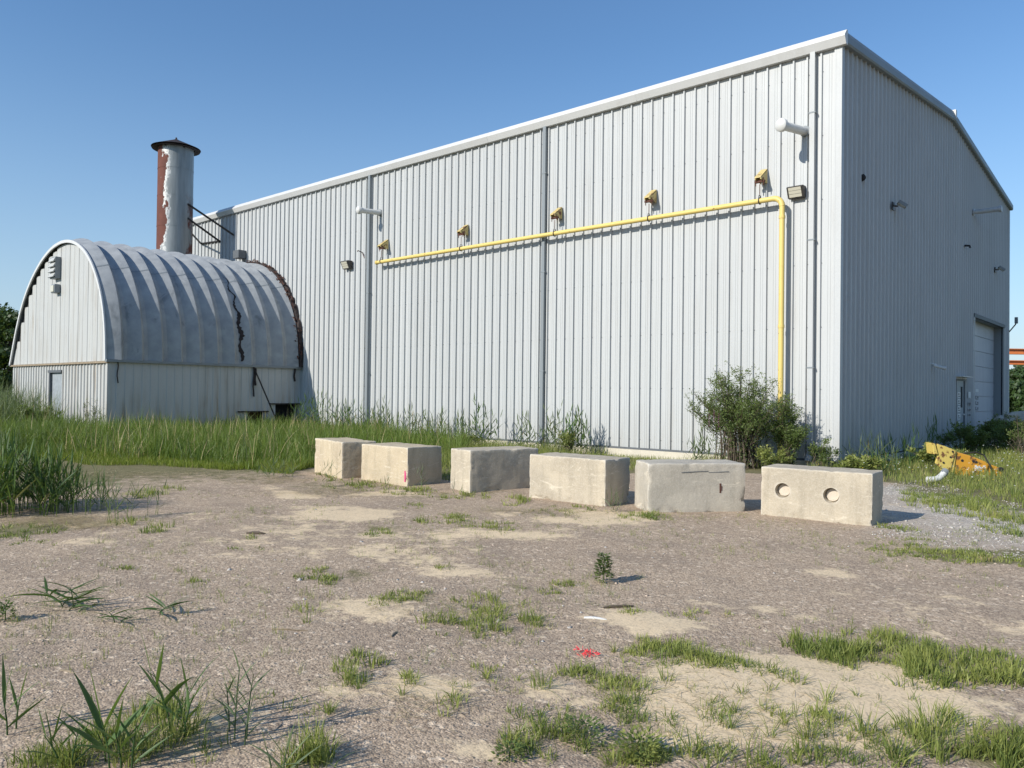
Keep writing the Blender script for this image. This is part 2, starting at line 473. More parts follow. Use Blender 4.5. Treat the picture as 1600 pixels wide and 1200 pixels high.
SOIL = [(300, 706, 330, 34), (40, 760, 90, 62), (560, 757, 120, 12, .42), (730, 775, 120, 10, .4), (1540, 775, 90, 46), (1460, 735, 160, 26), (1400, 1026, 170, 28, .5), (1080, 1028, 100, 18, .35),
        (1520, 870, 140, 14, .7), (620, 832, 110, 12, .5), (500, 900, 60, 14, .5), (640, 940, 80, 14, .5), (860, 915, 60, 10, .4), (1530, 1170, 90, 40, .5), (960, 1180, 130, 25, .4),
        (30, 830, 70, 20, .8), (200, 1120, 200, 60, .4)]
PALE = [(1500, 810, 150, 34), (1420, 772, 90, 14), (1500, 755, 60, 8)]
def ground_z(X, Y):
    z = GZ + .05 * (fbm(X * .35, Y * .35) - .5) + .018 * (fbm(X * 2.1 + 9, Y * 2.1) - .5)
    nearwall = np.clip((Y + 1.6) / 1.6, 0, 1) * np.clip((12 - X) / 10, 0, 1) * np.clip((-.4 - X) / 1.0 + .3, 0, 1)
    z = z - .06 * nearwall
    z = z - .35 * np.clip((Y - 30) / 30, 0, 1)
    return z
def make_ground():
    xs = axis(-34, 12, .11, -1500, 1500); ys = axis(-19.5, 3, .11, -1500, 2500)
    X, Y = np.meshgrid(xs, ys, indexing='ij')
    Z = ground_z(X, Y)
    sand = blob_field(X, Y, SAND); soil = blob_field(X, Y, SOIL); pale = blob_field(X, Y, PALE)
    sand = np.maximum(sand, .45 * np.clip((fbm(X * .42 + 3, Y * .75 + 8, 5) - .53) * 7, 0, 1) * np.clip(1.2 - np.hypot(X - 1, Y + 12) / 11, 0, 1))
    wall = (((Y > -2.6) & (Y < 0.2) & (X < .5)) | ((Y > -8.6) & (Y < -2) & (X < -2.8) & (X > -12))).astype(float)
    left = np.clip((-12.8 - X) / 2 + (Y + 12) * .25, 0, 1)
    soil = np.maximum(soil, np.maximum(wall * .9, left))
    side = ((X > -.2) & (Y > -2.2) & (X < 5 + Y * .2)).astype(float)
    soil = np.maximum(soil, side)
    far = np.clip((np.hypot(X - CAM[0], Y - CAM[1]) - 30) / 10, 0, 1)
    # a little relief in the sand and lumps
    Z += .03 * sand * fbm(X * 1.1, Y * 1.1)
    n, m = X.shape
    V = np.stack([X, Y, Z], -1).reshape(-1, 3)
    i = np.arange(n - 1)[:, None] * m + np.arange(m - 1)[None, :]
    T = np.stack([i, i + m, i + m + 1, i + 1], -1).reshape(-1, 4)
    o = np_mesh('ground', V, T, M['ground'], None, dict(sand=sand.ravel(), soil=soil.ravel(), pale=pale.ravel(), far=far.ravel()), True, True)
    tag(o, kind='structure')
make_ground()

# ------------------------------------------------------------------ warehouse
WX0, WX1 = -34.4, 0.0          # front wall along X at Y = 0
EAVE = 10.0
SY1 = 21.45                    # side wall along Y at X = 0
RIDGE = 11.05
PER = .338
SHEET = PER * 3
wh = thing('warehouse', 'tall pale grey ribbed steel warehouse with white eave trim', 'warehouse')
prof = []   # one period, (along, out)
def period(o):
    return [(o, 0.0), (o + .098, 0.0), (o + .101, .007), (o + .113, .007), (o + .116, 0.0), (o + .160, 0.0), (o + .163, .007), (o + .175, .007), (o + .178, 0.0),
            (o + .232, 0.0), (o + .252, .056), (o + .290, .056), (o + .297, 0.0)]
def sheet_profile(k=3):
    p = []
    for i in range(k): p += period(i * PER)
    p.append((k * PER, 0.0))
    return p
def sheet_mesh(name, pr, zlo, zhi, horiz, outw):
    """zlo, zhi: functions of the running length; horiz/outw: 3D directions"""
    mb = MB(); vs = []; fs = []
    for (a, d) in pr:
        p = horiz * a + outw * d
        vs.append((p.x, p.y, zlo(a))); vs.append((p.x, p.y, zhi(a)))
    for i in range(len(pr) - 1):
        fs.append((2 * i, 2 * i + 2, 2 * i + 3, 2 * i + 1))
    me = bpy.data.meshes.new(name); me.from_pydata(vs, [], fs); me.materials.append(M['siding']); me.update()
    return me
XV, YV = Vector((1, 0, 0)), Vector((0, 1, 0))
front_me = sheet_mesh('siding_panel', sheet_profile(), lambda a: 0.0, lambda a: EAVE - .05, XV, -YV)
nfr = int(round((WX1 - WX0) / SHEET))
WX0 = WX1 - nfr * SHEET - .02
for i in range(nfr):
    o = bpy.data.objects.new('siding_panel', front_me); link(o, wh)
    # lap each sheet a hair over the next one
    o.location = (WX1 - .10 - (i + 1) * SHEET + .06, -.002 * (i % 2), 0)
# openings on the side wall
OD0, OD1, ODZ = 14.50, 20.30, 4.62
MD0, MD1, MDZ = 11.72, 13.05, 2.22
def gable_z(y):
    h = SY1 / 2
    return EAVE + (RIDGE - EAVE) * (1 - abs(y - h) / h) - .06
def side_lo(y):
    if OD0 - .02 < y < OD1 + .02: return ODZ
    if MD0 - .02 < y < MD1 + .02: return MDZ
    return 0.0
ns = int(math.ceil((SY1 - .1) / SHEET))
for i in range(ns):
    y0 = .08 + i * SHEET
    pr = [(a, d) for a, d in sheet_profile() if y0 + a <= SY1 - .02]
    if len(pr) < 3: continue
    ex = []
    for e in (OD0, OD1, MD0, MD1, SY1 / 2):
        if y0 + .01 < e < y0 + pr[-1][0] - .01: ex.append(e - y0)
    if pr[-1][0] < SHEET - .01 and y0 + pr[-1][0] < SY1 - .02: pr.append((SY1 - .02 - y0, 0.0))
    def dd(a):
        for j in range(len(pr) - 1):
            if pr[j][0] <= a <= pr[j + 1][0]:
                t = (a - pr[j][0]) / max(1e-6, pr[j + 1][0] - pr[j][0]); return pr[j][1] * (1 - t) + pr[j + 1][1] * t
        return 0.0
    add = []
    for e in ex: add += [(e - .001, dd(e)), (e + .001, dd(e))]
    pr = sorted(pr + add)
    # drop faces smoothly at openings: evaluate low edge at mid of each strip
    vs = []; fs = []
    for j in range(len(pr) - 1):
        a0, d0 = pr[j]; a1, d1 = pr[j + 1]
        lo = side_lo(y0 + (a0 + a1) / 2); b = len(vs)
        for a, d in ((a0, d0), (a1, d1)):
            vs.append((d, y0 + a, lo)); vs.append((d, y0 + a, gable_z(y0 + a)))
        fs.append((b, b + 2, b + 3, b + 1))
    me = bpy.data.meshes.new('siding_panel'); me.from_pydata(vs, [], fs); me.materials.append(M['siding']); me.update()
    o = bpy.data.objects.new('siding_panel', me); link(o, wh)
    o.location = (.002 * (i % 2), 0, 0)
# solid inner core, so that no light leaks
mb = MB()
h = SY1 / 2
poly = [(.06, -.3), (SY1 - .06, -.3), (SY1 - .06, EAVE - .15), (h, RIDGE - .15), (.06, EAVE - .15)]
# core with recess for the overhead door: built as wall slabs
mb.box(WX0 + .05, -.06, .03, .10, 0, EAVE - .15)                       # front
mb.box(WX0 + .05, WX0 + .12, .10, SY1 - .05, 0, EAVE - .15)            # far end
mb.box(WX0 + .05, -.06, SY1 - .10, SY1 - .03, 0, EAVE - .15)           # back
mb.build('inner_wall', M['dark'], wh)
mb = MB()
for y0, y1, z0, z1 in ((.1, MD0, 0, EAVE - .15), (MD0, MD1, MDZ, EAVE - .15), (MD1, OD0, 0, EAVE - .15), (OD0, OD1, ODZ, EAVE - .15), (OD1, SY1 - .1, 0, EAVE - .15)):
    mb.box(-.06, -.02, y0, y1, z0, z1)
mb.add([(-.04, .1, EAVE - .15), (-.04, SY1 - .1, EAVE - .15), (-.04, h, RIDGE - .13)], [(0, 1, 2)])
mb.build('inner_wall', M['dark'], wh)
# far end sheet (seen from other positions)
mb = MB()
MM = Matrix(((0, 0, 1, WX0 - .01), (1, 0, 0, 0), (0, 1, 0, 0), (0, 0, 0, 1)))
mb.prism([(.0, 0), (SY1, 0), (SY1, EAVE), (h, RIDGE), (0, EAVE)], MM, .02)
mb.build('end_wall', M['siding'], wh)
mb = MB(); mb.box(WX0, 0, SY1 - .01, SY1 + .02, 0, EAVE); mb.build('rear_wall', M['siding'], wh)
# roof
for s in (0, 1):
    mb = MB()
    y0, z0, y1, z1 = (-.02, EAVE + .12, h, RIDGE + .15) if s == 0 else (SY1 + .02, EAVE + .12, h, RIDGE + .15)
    mb.add([(WX0 - .05, y0, z0), (.05, y0, z0), (.05, y1, z1), (WX0 - .05, y1, z1),
            (WX0 - .05, y0, z0 - .06), (.05, y0, z0 - .06), (.05, y1, z1 - .06), (WX0 - .05, y1, z1 - .06)],
           [(0, 1, 2, 3), (7, 6, 5, 4), (0, 4, 5, 1), (1, 5, 6, 2), (2, 6, 7, 3), (3, 7, 4, 0)])
    mb.build('roof', M['roof'], wh)
# eave gutter, two tone by its folded profile; sections about 6 m long
gp = [(-.02, -.12), (-.135, -.12), (-.235, .05), (-.235, .07), (-.10, .225), (-.02, .24)]
xs = np.linspace(WX0 - .1, .17, 7)
for i in range(6):
    mb = MB(); x0, x1 = xs[i] + (.004 if i else 0), xs[i + 1]
    MM = Matrix(((0, 0, 1, x0), (1, 0, 0, 0), (0, 1, 0, EAVE), (0, 0, 0, 1)))
    mb.prism(gp, MM, x1 - x0)
    mb.build('gutter', M['trim_white'], wh)
mb = MB(); mb.box(WX0 - .05, .0, -.135, -.004, EAVE - .115, EAVE - .103); mb.build('soffit', M['soffit'], wh)
# gable fascia
for s in (0, 1):
    mb = MB()
    ya, za, yb, zb = (-.02, EAVE, h, RIDGE + .03) if s == 0 else (SY1 + .06, EAVE, h + .003, RIDGE + .03)
    for off0, off1, xo0, xo1 in ((-.10, .22, .06, .17), ):
        vs = []
        for (yy, zz) in ((ya, za), (yb, zb)):
            vs += [(.0, yy, zz + off0), (xo1 - .03, yy, zz + off0), (xo1, yy, zz + off0 + .04), (xo1, yy, zz + .10), (xo1 - .05, yy, zz + off1), (0, yy, zz + off1)]
        n = 6
        fs = [tuple(range(n)), tuple(range(2 * n - 1, n - 1, -1))] + [(k, (k + 1) % n, n + (k + 1) % n, n + k) for k in range(n)]
        mb.add(vs, fs)
    mb.build('gable_fascia', M['trim_grey'] if s == 1 else M['trim_grey'], wh)
mb = MB(); mb.box(-.02, .19, h - .05, h + .12, RIDGE + .02, RIDGE + .30); mb.build('ridge_cap', M['trim_white'], wh, bevel=.01)
# corner trim: white angle on both faces
mb = MB()
mb.box(-.125, .052, -.052, -.046, -.02, EAVE - .1); mb.box(.046, .052, -.046, .12, -.02, EAVE - .1)
mb.build('corner_trim', M['siding'], wh)
mb = MB(); mb.box(.0, .05, SY1 - .14, SY1 + .05, -.02, EAVE - .12); mb.build('corner_trim', M['siding'], wh)
# downspouts on the front
for x in (-17.72, -9.0, -.62):
    mb = MB()
    mb.box(x - .06, x + .06, -.155, -.05, .15, EAVE - .11)
    mb.add([(x - .06, -.155, .15), (x + .06, -.155, .15), (x + .06, -.05, .15), (x - .06, -.05, .15),
            (x - .06, -.30, -.02), (x + .06, -.30, -.02), (x + .06, -.20, -.06), (x - .06, -.20, -.06)],
           [(0, 1, 5, 4), (1, 2, 6, 5), (2, 3, 7, 6), (3, 0, 4, 7), (4, 5, 6, 7)])
    o = mb.build('downspout', M['trim_grey'] if x < -1 else M['siding'], wh)
    for z in (2.2, 5.3, 8.4):
        mb = MB(); mb.box(x - .085, x + .085, -.161, -.045, z, z + .035); mb.build('strap', M['trim_grey'], o)
# foundation and base flashing
mb = MB(); mb.box(WX0, -.01, -.10, -.004, -.75, -.045); mb.box(-.10, .07, -.10, SY1, -.75, -.045)
mb.build('foundation', M['foundation'], wh)
mb = MB(); mb.box(WX0, -.12, -.064, -.050, -.043, .012); mb.build('base_flashing', M['soffit'], wh)
# screw heads on the sheets
vs = []; fs = []
for z in (.25, 1.7, 3.2, 4.75, 6.3, 7.85, 9.4):
    for k in range(int((WX1 - WX0 - .2) / PER)):
        x = WX1 - .04 - SHEET * 0 - k * PER - .03; b = len(vs)
        vs += [(x + .011 * math.cos(j * 1.0472), -.012, z + .011 * math.sin(j * 1.0472)) for j in range(6)]; fs.append(tuple(range(b, b + 6)))
me = bpy.data.meshes.new('screw_heads'); me.from_pydata(vs, [], fs); me.materials.append(M['soffit']); me.update()
tag(link(bpy.data.objects.new('screw_heads', me), wh), kind='stuff')
# overhead door
QD = .34
door = MB(); door.box(-QD - .08, -QD - .04, OD0, OD1, -.3, ODZ + .1)
dr = door.build('overhead_door', M['door_pale'], wh)
nsec = 8
for k in range(nsec):
    z0 = -.2 + k * (ODZ + .25) / nsec; z1 = z0 + (ODZ + .25) / nsec - .018
    mb = MB(); mb.box(-QD - .04, -QD, OD0 + .01, OD1 - .01, z0, z1); mb.build('door_section', M['door_pale'], dr)
mb = MB()
mb.box(-QD - .05, .0, OD0 - .05, OD0, -.3, ODZ); mb.box(-QD - .05, .0, OD1, OD1 + .05, -.3, ODZ); mb.box(-QD - .05, .0, OD0 - .05, OD1 + .05, ODZ, ODZ + .05)
mb.build('door_jamb', M['trim_grey'], wh)
mb = MB(); mb.box(.0, .07, OD0 - .12, OD1 + .12, ODZ - .02, ODZ + .12); mb.build('door_lintel', M['soffit'], wh)
for yy in (OD0 - .12, OD1 + .0):
    mb = MB(); mb.box(.045, .062, yy, yy + .12, -.1, ODZ - .02); mb.build('door_trim', M['siding'], wh)
# black stacked lettering on the overhead door
for k, z in enumerate((1.72, 1.50, 1.28, 1.06)):
    mb = MB(); mb.box(-QD, -QD + .004, OD0 + 2.22, OD0 + 2.72, z, z + .03)
    mb.box(-QD, -QD + .004, OD0 + 2.22, OD0 + 2.32, z + .03, z + .15); mb.box(-QD, -QD + .004, OD0 + 2.56, OD0 + 2.72, z + .05, z + .12)
    if k > 0: mb.build('lettering', M['ink'], dr)
mb = MB(); mb.box(-QD, -QD + .006, OD0 + 2.2, OD0 + 2.75, 1.80, 1.92); mb.build('notice', M['sign'], dr)
# man door
md = MB(); md.box(-.06, -.005, MD0 + .06, MD1 - .06, -.1, MDZ - .06)
mdo = md.build('door', M['door_grey'], wh)
mb = MB(); mb.box(-.06, .03, MD0, MD0 + .06, -.1, MDZ); mb.box(-.06, .03, MD1 - .06, MD1, -.1, MDZ); mb.box(-.06, .03, MD0 + .06, MD1 - .06, MDZ - .06, MDZ); mb.build('door_frame', M['soffit'], mdo)
mb = MB(); mb.box(-.005, .0, MD0 + .82, MD1 - .25, 1.2, 1.95); mb.build('door_pane', M['dark'], mdo)
mb = MB(); mb.tube([(-.005, MD1 - .16, .95), (.06, MD1 - .16, .95)], .03, 10); mb.build('handle', M['white_pvc'], mdo)
mb = MB(); mb.box(.0, .26, MD0 - .12, MD1 + .12, MDZ + .06, MDZ + .09); mb.box(.0, .05, MD0 - .12, MD1 + .12, MDZ + .0, MDZ + .06); mb.build('door_hood', M['trim_white'], wh)
for k, z in enumerate((1.55, 1.30, 1.05, .78, .5)):
    mb = MB(); mb.box(-.004, .002, MD0 + .34, MD0 + .76, z, z + .2); nt = mb.build('notice', M['sign'], mdo)
    mb = MB(); mb.box(.0025, .004, MD0 + .40, MD0 + .70, z + .04, z + .07); mb.box(.0025, .004, MD0 + .44, MD0 + .58, z + .10, z + .16); mb.build('print', M['ink'], nt)
for k, (z, hh) in enumerate(((1.55, .22), (1.28, .10), (1.08, .06), (.90, .05))):
    mb = MB(); mb.box(.046, .052, MD1 + .40, MD1 + .85, z, z + hh); mb.build('notice', M['sign'] if k < 1 else M['ink'], wh)
# small holes / patches in the side cladding
mb = MB(); mb.tube([(.044, 1.52, 7.07), (.10, 1.50, 7.05)], [.10, .05], 7); mb.build('wall_plug', M['dark'], wh)

# ------------------------------------------------------------------ yellow pipe and what carries it
def arc_pts(c, r, a0, a1, n, u, v):
    return [Vector(c) + (Vector(u) * math.cos(a) + Vector(v) * math.sin(a)) * r for a in np.linspace(a0, a1, n)]
PQ, PZ, PX = -.30, 6.42, -1.28
pipe = thing('gas_pipe', 'long pale yellow pipe running along the wall then down its corner end', 'pipe', (PX, PQ, 0))
def rel(o, pts): return [Vector(p) - Vector(o.location) for p in pts]
mb = MB(); mb.tube(rel(pipe, [(-16.95, PQ, PZ - .02), (-9, PQ, PZ + .005), (PX - .22, PQ, PZ)]), .066, 14); mb.build('pipe_run', M['gas_yellow'], pipe, auto=40)
mb = MB(); mb.tube(rel(pipe, arc_pts((PX - .22, PQ, PZ - .22), .22, math.pi / 2, 0, 8, (1, 0, 0), (0, 0, 1))), .072, 14); mb.build('elbow', M['gas_yellow'], pipe, auto=60)
mb = MB(); mb.tube(rel(pipe, [(PX, PQ, PZ - .22), (PX, PQ, -.2)]), .066, 14); mb.build('riser', M['gas_yellow'], pipe, auto=40)
for z in (5.9, 3.2):
    mb = MB(); mb.tube(rel(pipe, [(PX, PQ, z), (PX, PQ, z + .07)]), .078, 14); mb.build('coupling', M['gas_yellow'], pipe)
mb = MB(); mb.tube(rel(pipe, [(-17.02, PQ, PZ - .02), (-16.95, PQ, PZ - .02)]), .082, 12); mb.build('end_cap', M['gas_yellow'], pipe)
bx = [-16.72, -12.48, -8.42, -5.08, -1.86]
blab = ['yellow steel wall bracket over the far left end of the yellow pipe',
        'yellow steel wall bracket second along, between the two grey downspouts',
        'yellow steel wall bracket just right of the middle downspout',
        'yellow steel wall bracket over the pipe midway between middle downspout and corner',
        'yellow steel wall bracket nearest the pipe elbow, with loose bolts']
for x, lb in zip(bx, blab):
    z = 7.0
    b = thing('pipe_bracket', lb, 'bracket', (x, 0, z), 0, 'yellow brackets holding the pipe')
    # folded triangular knee bracket
    mb = MB()
    w = .085
    MM = Matrix(((0, 0, 1, -w), (1, 0, 0, 0), (0, 1, 0, 0), (0, 0, 0, 1)))
    mb.prism([(-.045, .27), (-.045, -.10), (-.42, -.06), (-.42, .0)], MM, .02)
    MM2 = MM.copy(); MM2[0][3] = w - .02
    mb.prism([(-.045, .27), (-.045, -.10), (-.42, -.06), (-.42, .0)], MM2, .02)
    mb.add([(-w, -.045, .28), (w, -.045, .28), (w, -.43, .005), (-w, -.43, .005), (-w, -.045, .25), (w, -.045, .25), (w, -.43, -.02), (-w, -.43, -.02)],
           [(0, 1, 2, 3), (7, 6, 5, 4), (0, 4, 5, 1), (1, 5, 6, 2), (2, 6, 7, 3), (3, 7, 4, 0)])
    mb.build('knee', M['bracket_yellow'], b)
    mb = MB(); mb.box(-.13, .13, -.34, -.26, -.12, -.062); mb.build('cross_piece', M['rust'], b, bevel=.008)
    mb = MB(); mb.tube([(0, PQ, -.16), (0, PQ, PZ - z + .16)], .011, 6)
    for s in (-.1, .1): mb.tube([(s, PQ - .02, -.2), (s, PQ - .02, .0)], .012, 6)
    mb.build('hanger_rod', M['rust'], b)
    mb = MB()
    mb.tube(arc_pts((0, PQ, PZ - z), .082, -math.pi / 2, math.pi * 1.5, 17, (0, 1, 0), (0, 0, 1)), .013, 5, False)
    mb.tube([(0, PQ - .07, PZ - z + .03), (0, PQ - .035, PZ - z + .14), (0, PQ + .035, PZ - z + .14), (0, PQ + .07, PZ - z + .03)], .012, 5)
    mb.build('clevis', M['black_metal'], b)

# ------------------------------------------------------------------ vents and lamps on the walls
def vent(x, z, lab, tipx, tipz, ln, r):
    t = thing('wall_vent', lab, 'vent pipe', (x, -.04, z), 0, 'white vent pipes on the front wall')
    a = Vector((0, 0, 0)); d = Vector((tipx, -ln, tipz)); u = d.normalized()
    mb = MB(); mb.tube([a, d - u * .16], r, 18); mb.build('pipe', M['white_pvc'], t, auto=40)
    mb = MB(); mb.tube([d - u * .2, d - u * .15, d - u * .13, d - u * .04, d - u * .01, d + u * .02], [r * 1.1, r * 1.15, r * 1.5, r * 1.5, r * 1.25, r * .4], 20); mb.build('cap', M['white_pvc'], t, auto=40)
    mb = MB(); mb.tube([a + Vector((0, -.045, 0)), a + Vector((0, .005, 0))], r * 1.25, 18); mb.build('flange', M['trim_grey'], t, auto=40)
vent(-.82, 8.02, 'white capped vent pipe sticking out of the front wall near the building corner', -.24, -.04, 1.0, .105)
vent(-17.15, 8.36, 'white capped vent pipe beside the left downspout', -.2, -.03, .95, .10)
def wall_pack(x, z, s, lab):
    t = thing('wall_light', lab, 'wall light', (x, -.045, z), 0, 'bronze wall lights on the front wall')
    mb = MB()
    MM = Matrix(((0, 0, 1, -.20 * s), (1, 0, 0, 0), (0, 1, 0, 0), (0, 0, 0, 1)))
    mb.prism([(0, .15 * s), (-.20 * s, .15 * s), (-.24 * s, .12 * s), (-.12 * s, -.13 * s), (0, -.13 * s)], MM, .40 * s)
    mb.build('housing', M['lamp_body'], t, bevel=.008)
    mb = MB()
    # sloping glass in three ribs
    for k in range(3):
        f0, f1 = .06 + k * .30, .06 + k * .30 + .27
        p = lambda f: (-.24 * s + .12 * s * f - .012, .12 * s - .25 * s * f)
        (y0, z0), (y1, z1) = p(f0), p(f1)
        mb.add([(-.155 * s, y0, z0), (.155 * s, y0, z0), (.155 * s, y1, z1), (-.155 * s, y1, z1), (-.155 * s, y0 + .02, z0), (.155 * s, y0 + .02, z0), (.155 * s, y1 + .02, z1), (-.155 * s, y1 + .02, z1)],
               [(0, 1, 2, 3), (0, 4, 5, 1), (1, 5, 6, 2), (2, 6, 7, 3), (3, 7, 4, 0)])
    mb.build('lens', M['lens'], t)
wall_pack(-.99, 6.52, 1.0, 'bronze wall light with glass lens beside the top of the yellow riser')
wall_pack(-19.05, 6.52, 1.12, 'small bronze wall light left of the left downspout')
t = thing('wall_hook', 'thin rusty hooked rod on the wall above the small wall light', 'hook', (-18.2, -.04, 6.95))
mb = MB(); mb.tube([(0, 0, 0), (-.02, -.22, .05), (.0, -.25, .0)], .018, 6); mb.tube([(0, -.02, 0), (.16, -.03, -.24)], .014, 6); mb.build('rod', M['rust'], t)
def flood(y, z, lab):
    t = thing('flood_light', lab, 'flood light', (.045, y, z), 0, 'flood lights on the shaded wall')
    mb = MB(); mb.box(0, .035, -.09, .09, -.12, .10); mb.build('back_plate', M['lamp_body'], t, bevel=.005)
    mb = MB(); mb.tube([(.03, 0, 0), (.13, .05, -.02)], .025, 8); mb.build('arm', M['lamp_body'], t)
    R_ = Matrix.Translation((.22, .1, .02)) @ Euler((0, math.radians(35), math.radians(25))).to_matrix().to_4x4()
    mb = MB(); mb.box(-.13, .13, -.11, .11, -.03, .06, R_); mb.build('head', M['trim_grey'], t, bevel=.01)
    mb = MB(); mb.box(-.11, .11, -.09, .09, -.042, -.031, R_); mb.build('lens', M['lens'], t)
flood(4.05, 6.83, 'small flood light high on the shaded wall nearer the building corner')
flood(18.2, 6.86, 'small flood light high on the shaded wall above the overhead door')
t = thing('exhaust_pipe', 'short galvanised pipe sticking straight out of the shaded wall', 'pipe', (.04, 14.2, 8.5))
mb = MB(); mb.tube([(0, 0, 0), (.85, 0, 0)], .085, 14); mb.build('tube', M['roof'], t, auto=40)
mb = MB(); mb.tube([(.83, 0, 0), (.92, 0, 0)], .12, 14); mb.build('end_ring', M['roof'], t, auto=40)
mb = MB(); mb.tube([(0, 0, 0), (.03, 0, 0)], .13, 14); mb.build('flange', M['roof'], t, auto=40)
t = thing('pipe_stub', 'tiny dark stub on the shaded wall below the galvanised pipe', 'pipe', (.04, 12.8, 7.04))
mb = MB(); mb.tube([(0, 0, 0), (.16, 0, -.02), (.18, .0, -.10)], .035, 8); mb.build('stub', M['black_metal'], t)
t = thing('security_camera', 'white camera on a short arm on the shaded wall', 'camera', (.045, 8.25, 2.55))
mb = MB(); mb.tube([(0, 0, .05), (.12, .0, .04), (.16, .02, .0)], .028, 8); mb.build('arm', M['white_pvc'], t)
mb = MB(); mb.tube([(.08, -.02, .0), (.36, .10, -.08)], .05, 12); mb.tube([(.34, .09, -.075), (.40, .115, -.09)], .058, 12); mb.build('camera_body', M['white_pvc'], t, auto=40)
t = thing('corner_lamp', 'small lamp on a bent arm sticking out past the far corner', 'lamp', (.05, SY1 - .05, 4.62))
mb = MB(); mb.tube([(0, 0, -.12), (.06, 0, -.04), (.24, 0, .2), (.27, 0, .30)], .026, 8); mb.build('arm', M['black_metal'], t)
mb = MB(); mb.box(.21, .33, -.07, .07, .24, .52); mb.build('head', M['trim_grey'], t, bevel=.02)

# ------------------------------------------------------------------ quonset shed
QX0, QX1, QD_, QZ, QR = -32.55, -22.35, 7.83, 2.5, 5.1
QC = (QX0 + QX1) / 2
qs = thing('arched_shed', 'white round roofed metal shed leaning against the warehouse', 'shed', (QC, -QD_ / 2, -.2))
def qpt(*p): return Vector(p) - Vector(qs.location)
def qmesh(name, vs, fs, mat, smooth=False, auto=None):
    me = bpy.data.meshes.new(name); me.from_pydata([tuple(qpt(*v)) for v in vs], [], fs); me.materials.append(mat); me.update()
    if auto is not None:
        me.polygons.foreach_set('use_smooth', [True] * len(me.polygons)); me.set_sharp_from_angle(angle=math.radians(auto))
    return link(bpy.data.objects.new(name, me), qs)
# outline of the arch, from the right springing over the crown to the left
_cp = np.array([(-22.35, 2.5), (-22.42, 3.5), (-22.60, 4.31), (-22.85, 4.9), (-23.2, 5.46), (-23.72, 6.06), (-24.39, 6.58), (-25.2, 6.95), (-26.0, 7.13), (-26.8, 7.17),
                (-27.75, 7.05), (-28.8, 6.70), (-29.8, 6.15), (-30.55, 5.58), (-31.2, 4.9), (-31.75, 4.07), (-32.2, 3.2), (-32.55, 2.5)])
_d = np.concatenate([[0], np.cumsum(np.hypot(*np.diff(_cp, axis=0).T))])
_t = np.linspace(0, _d[-1], 400)
_ax = np.interp(_t, _d, _cp[:, 0]); _az = np.interp(_t, _d, _cp[:, 1])
_k = np.hanning(41); _k /= _k.sum()
_axs = np.convolve(np.pad(_ax, 20, 'reflect', reflect_type='odd'), _k, 'valid'); _azs = np.convolve(np.pad(_az, 20, 'reflect', reflect_type='odd'), _k, 'valid')
_nx = np.gradient(_azs); _nz = -np.gradient(_axs); _nl = np.hypot(_nx, _nz); _nx = _nx / _nl; _nz = _nz / _nl
def ARC(a, rr):
    t = a / math.pi * 399; o_ = rr - QR
    return (float(np.interp(t, range(400), _axs) + o_ * np.interp(t, range(400), _nx)), float(np.interp(t, range(400), _azs) + o_ * np.interp(t, range(400), _nz)))
# arch panels: bulging, with sharp valleys
NP = 11
pw = (QD_ + .12) / NP
SEG = 96; SUB = 5
SV = [0, .05, .58, .66, .86, 1.0]
def bulge(s):                       # 0..1 across a panel
    import numpy as _n
    return float(_n.interp(s, [0, .05, .58, .66, .86, 1.0], [0, .0, .168, .185, .0, .0]))
for k in range(NP):
    vs = []; fs = []
    y0 = -QD_ - .12 + k * pw
    if k == NP - 1: pass
    for j in range(SUB + 1):
        s = SV[j]
        for i in range(SEG + 1):
            a = math.pi * i / SEG
            rr = QR + bulge(s)
            vs.append((ARC(a, rr)[0], y0 + s * pw, ARC(a, rr)[1]))
    for j in range(SUB):
        for i in range(SEG):
            b = j * (SEG + 1) + i
            fs.append((b, b + 1, b + SEG + 2, b + SEG + 1))
    qmesh('arch_panel', vs, fs, M['quonset'], auto=9)
    # lap seam plates across the panel
    for ang in (math.pi * .5, math.pi * .245, math.pi * .755):
        vs = []
        for j in range(SUB + 1):
            s = SV[j]; rr = QR + bulge(s) + .008
            for da in (-.005, .005):
                q_ = ARC(ang + da, rr); vs.append((q_[0], y0 + s * pw, q_[1]))
        qmesh('lap_seam', vs, [(2 * j, 2 * j + 1, 2 * j + 3, 2 * j + 2) for j in range(SUB)], M['trim_grey'])
# inner liner to keep it opaque and dark
vs = []; fs = []
for j, y in enumerate((-QD_ + .02, -.02)):
    for i in range(SEG + 1):
        a = math.pi * i / SEG
        vs.append((ARC(a, (QR - .06))[0], y, ARC(a, (QR - .06))[1]))
fs = [(i, i + 1, SEG + 2 + i, SEG + 1 + i) for i in range(SEG)]
fs += [tuple(range(SEG + 1))]
qmesh('liner', vs, fs, M['dark'])
# rim strip on the gable arch
vs = []; fs = []
ro, ri = QR + .05, QR - .06
for i in range(SEG + 1):
    a = math.pi * i / SEG
    for r_, y in ((ro, -QD_ - .15), (ri, -QD_ - .15), (ri, -QD_ - .10), (ro, -QD_ - .10)):
        vs.append((ARC(a, r_)[0], y, ARC(a, r_)[1]))
for i in range(SEG):
    for k in range(4):
        b = i * 4; fs.append((b + k, b + (k + 1) % 4, b + 4 + (k + 1) % 4, b + 4 + k))
qmesh('rim', vs, fs, M['trim_white'], auto=40)
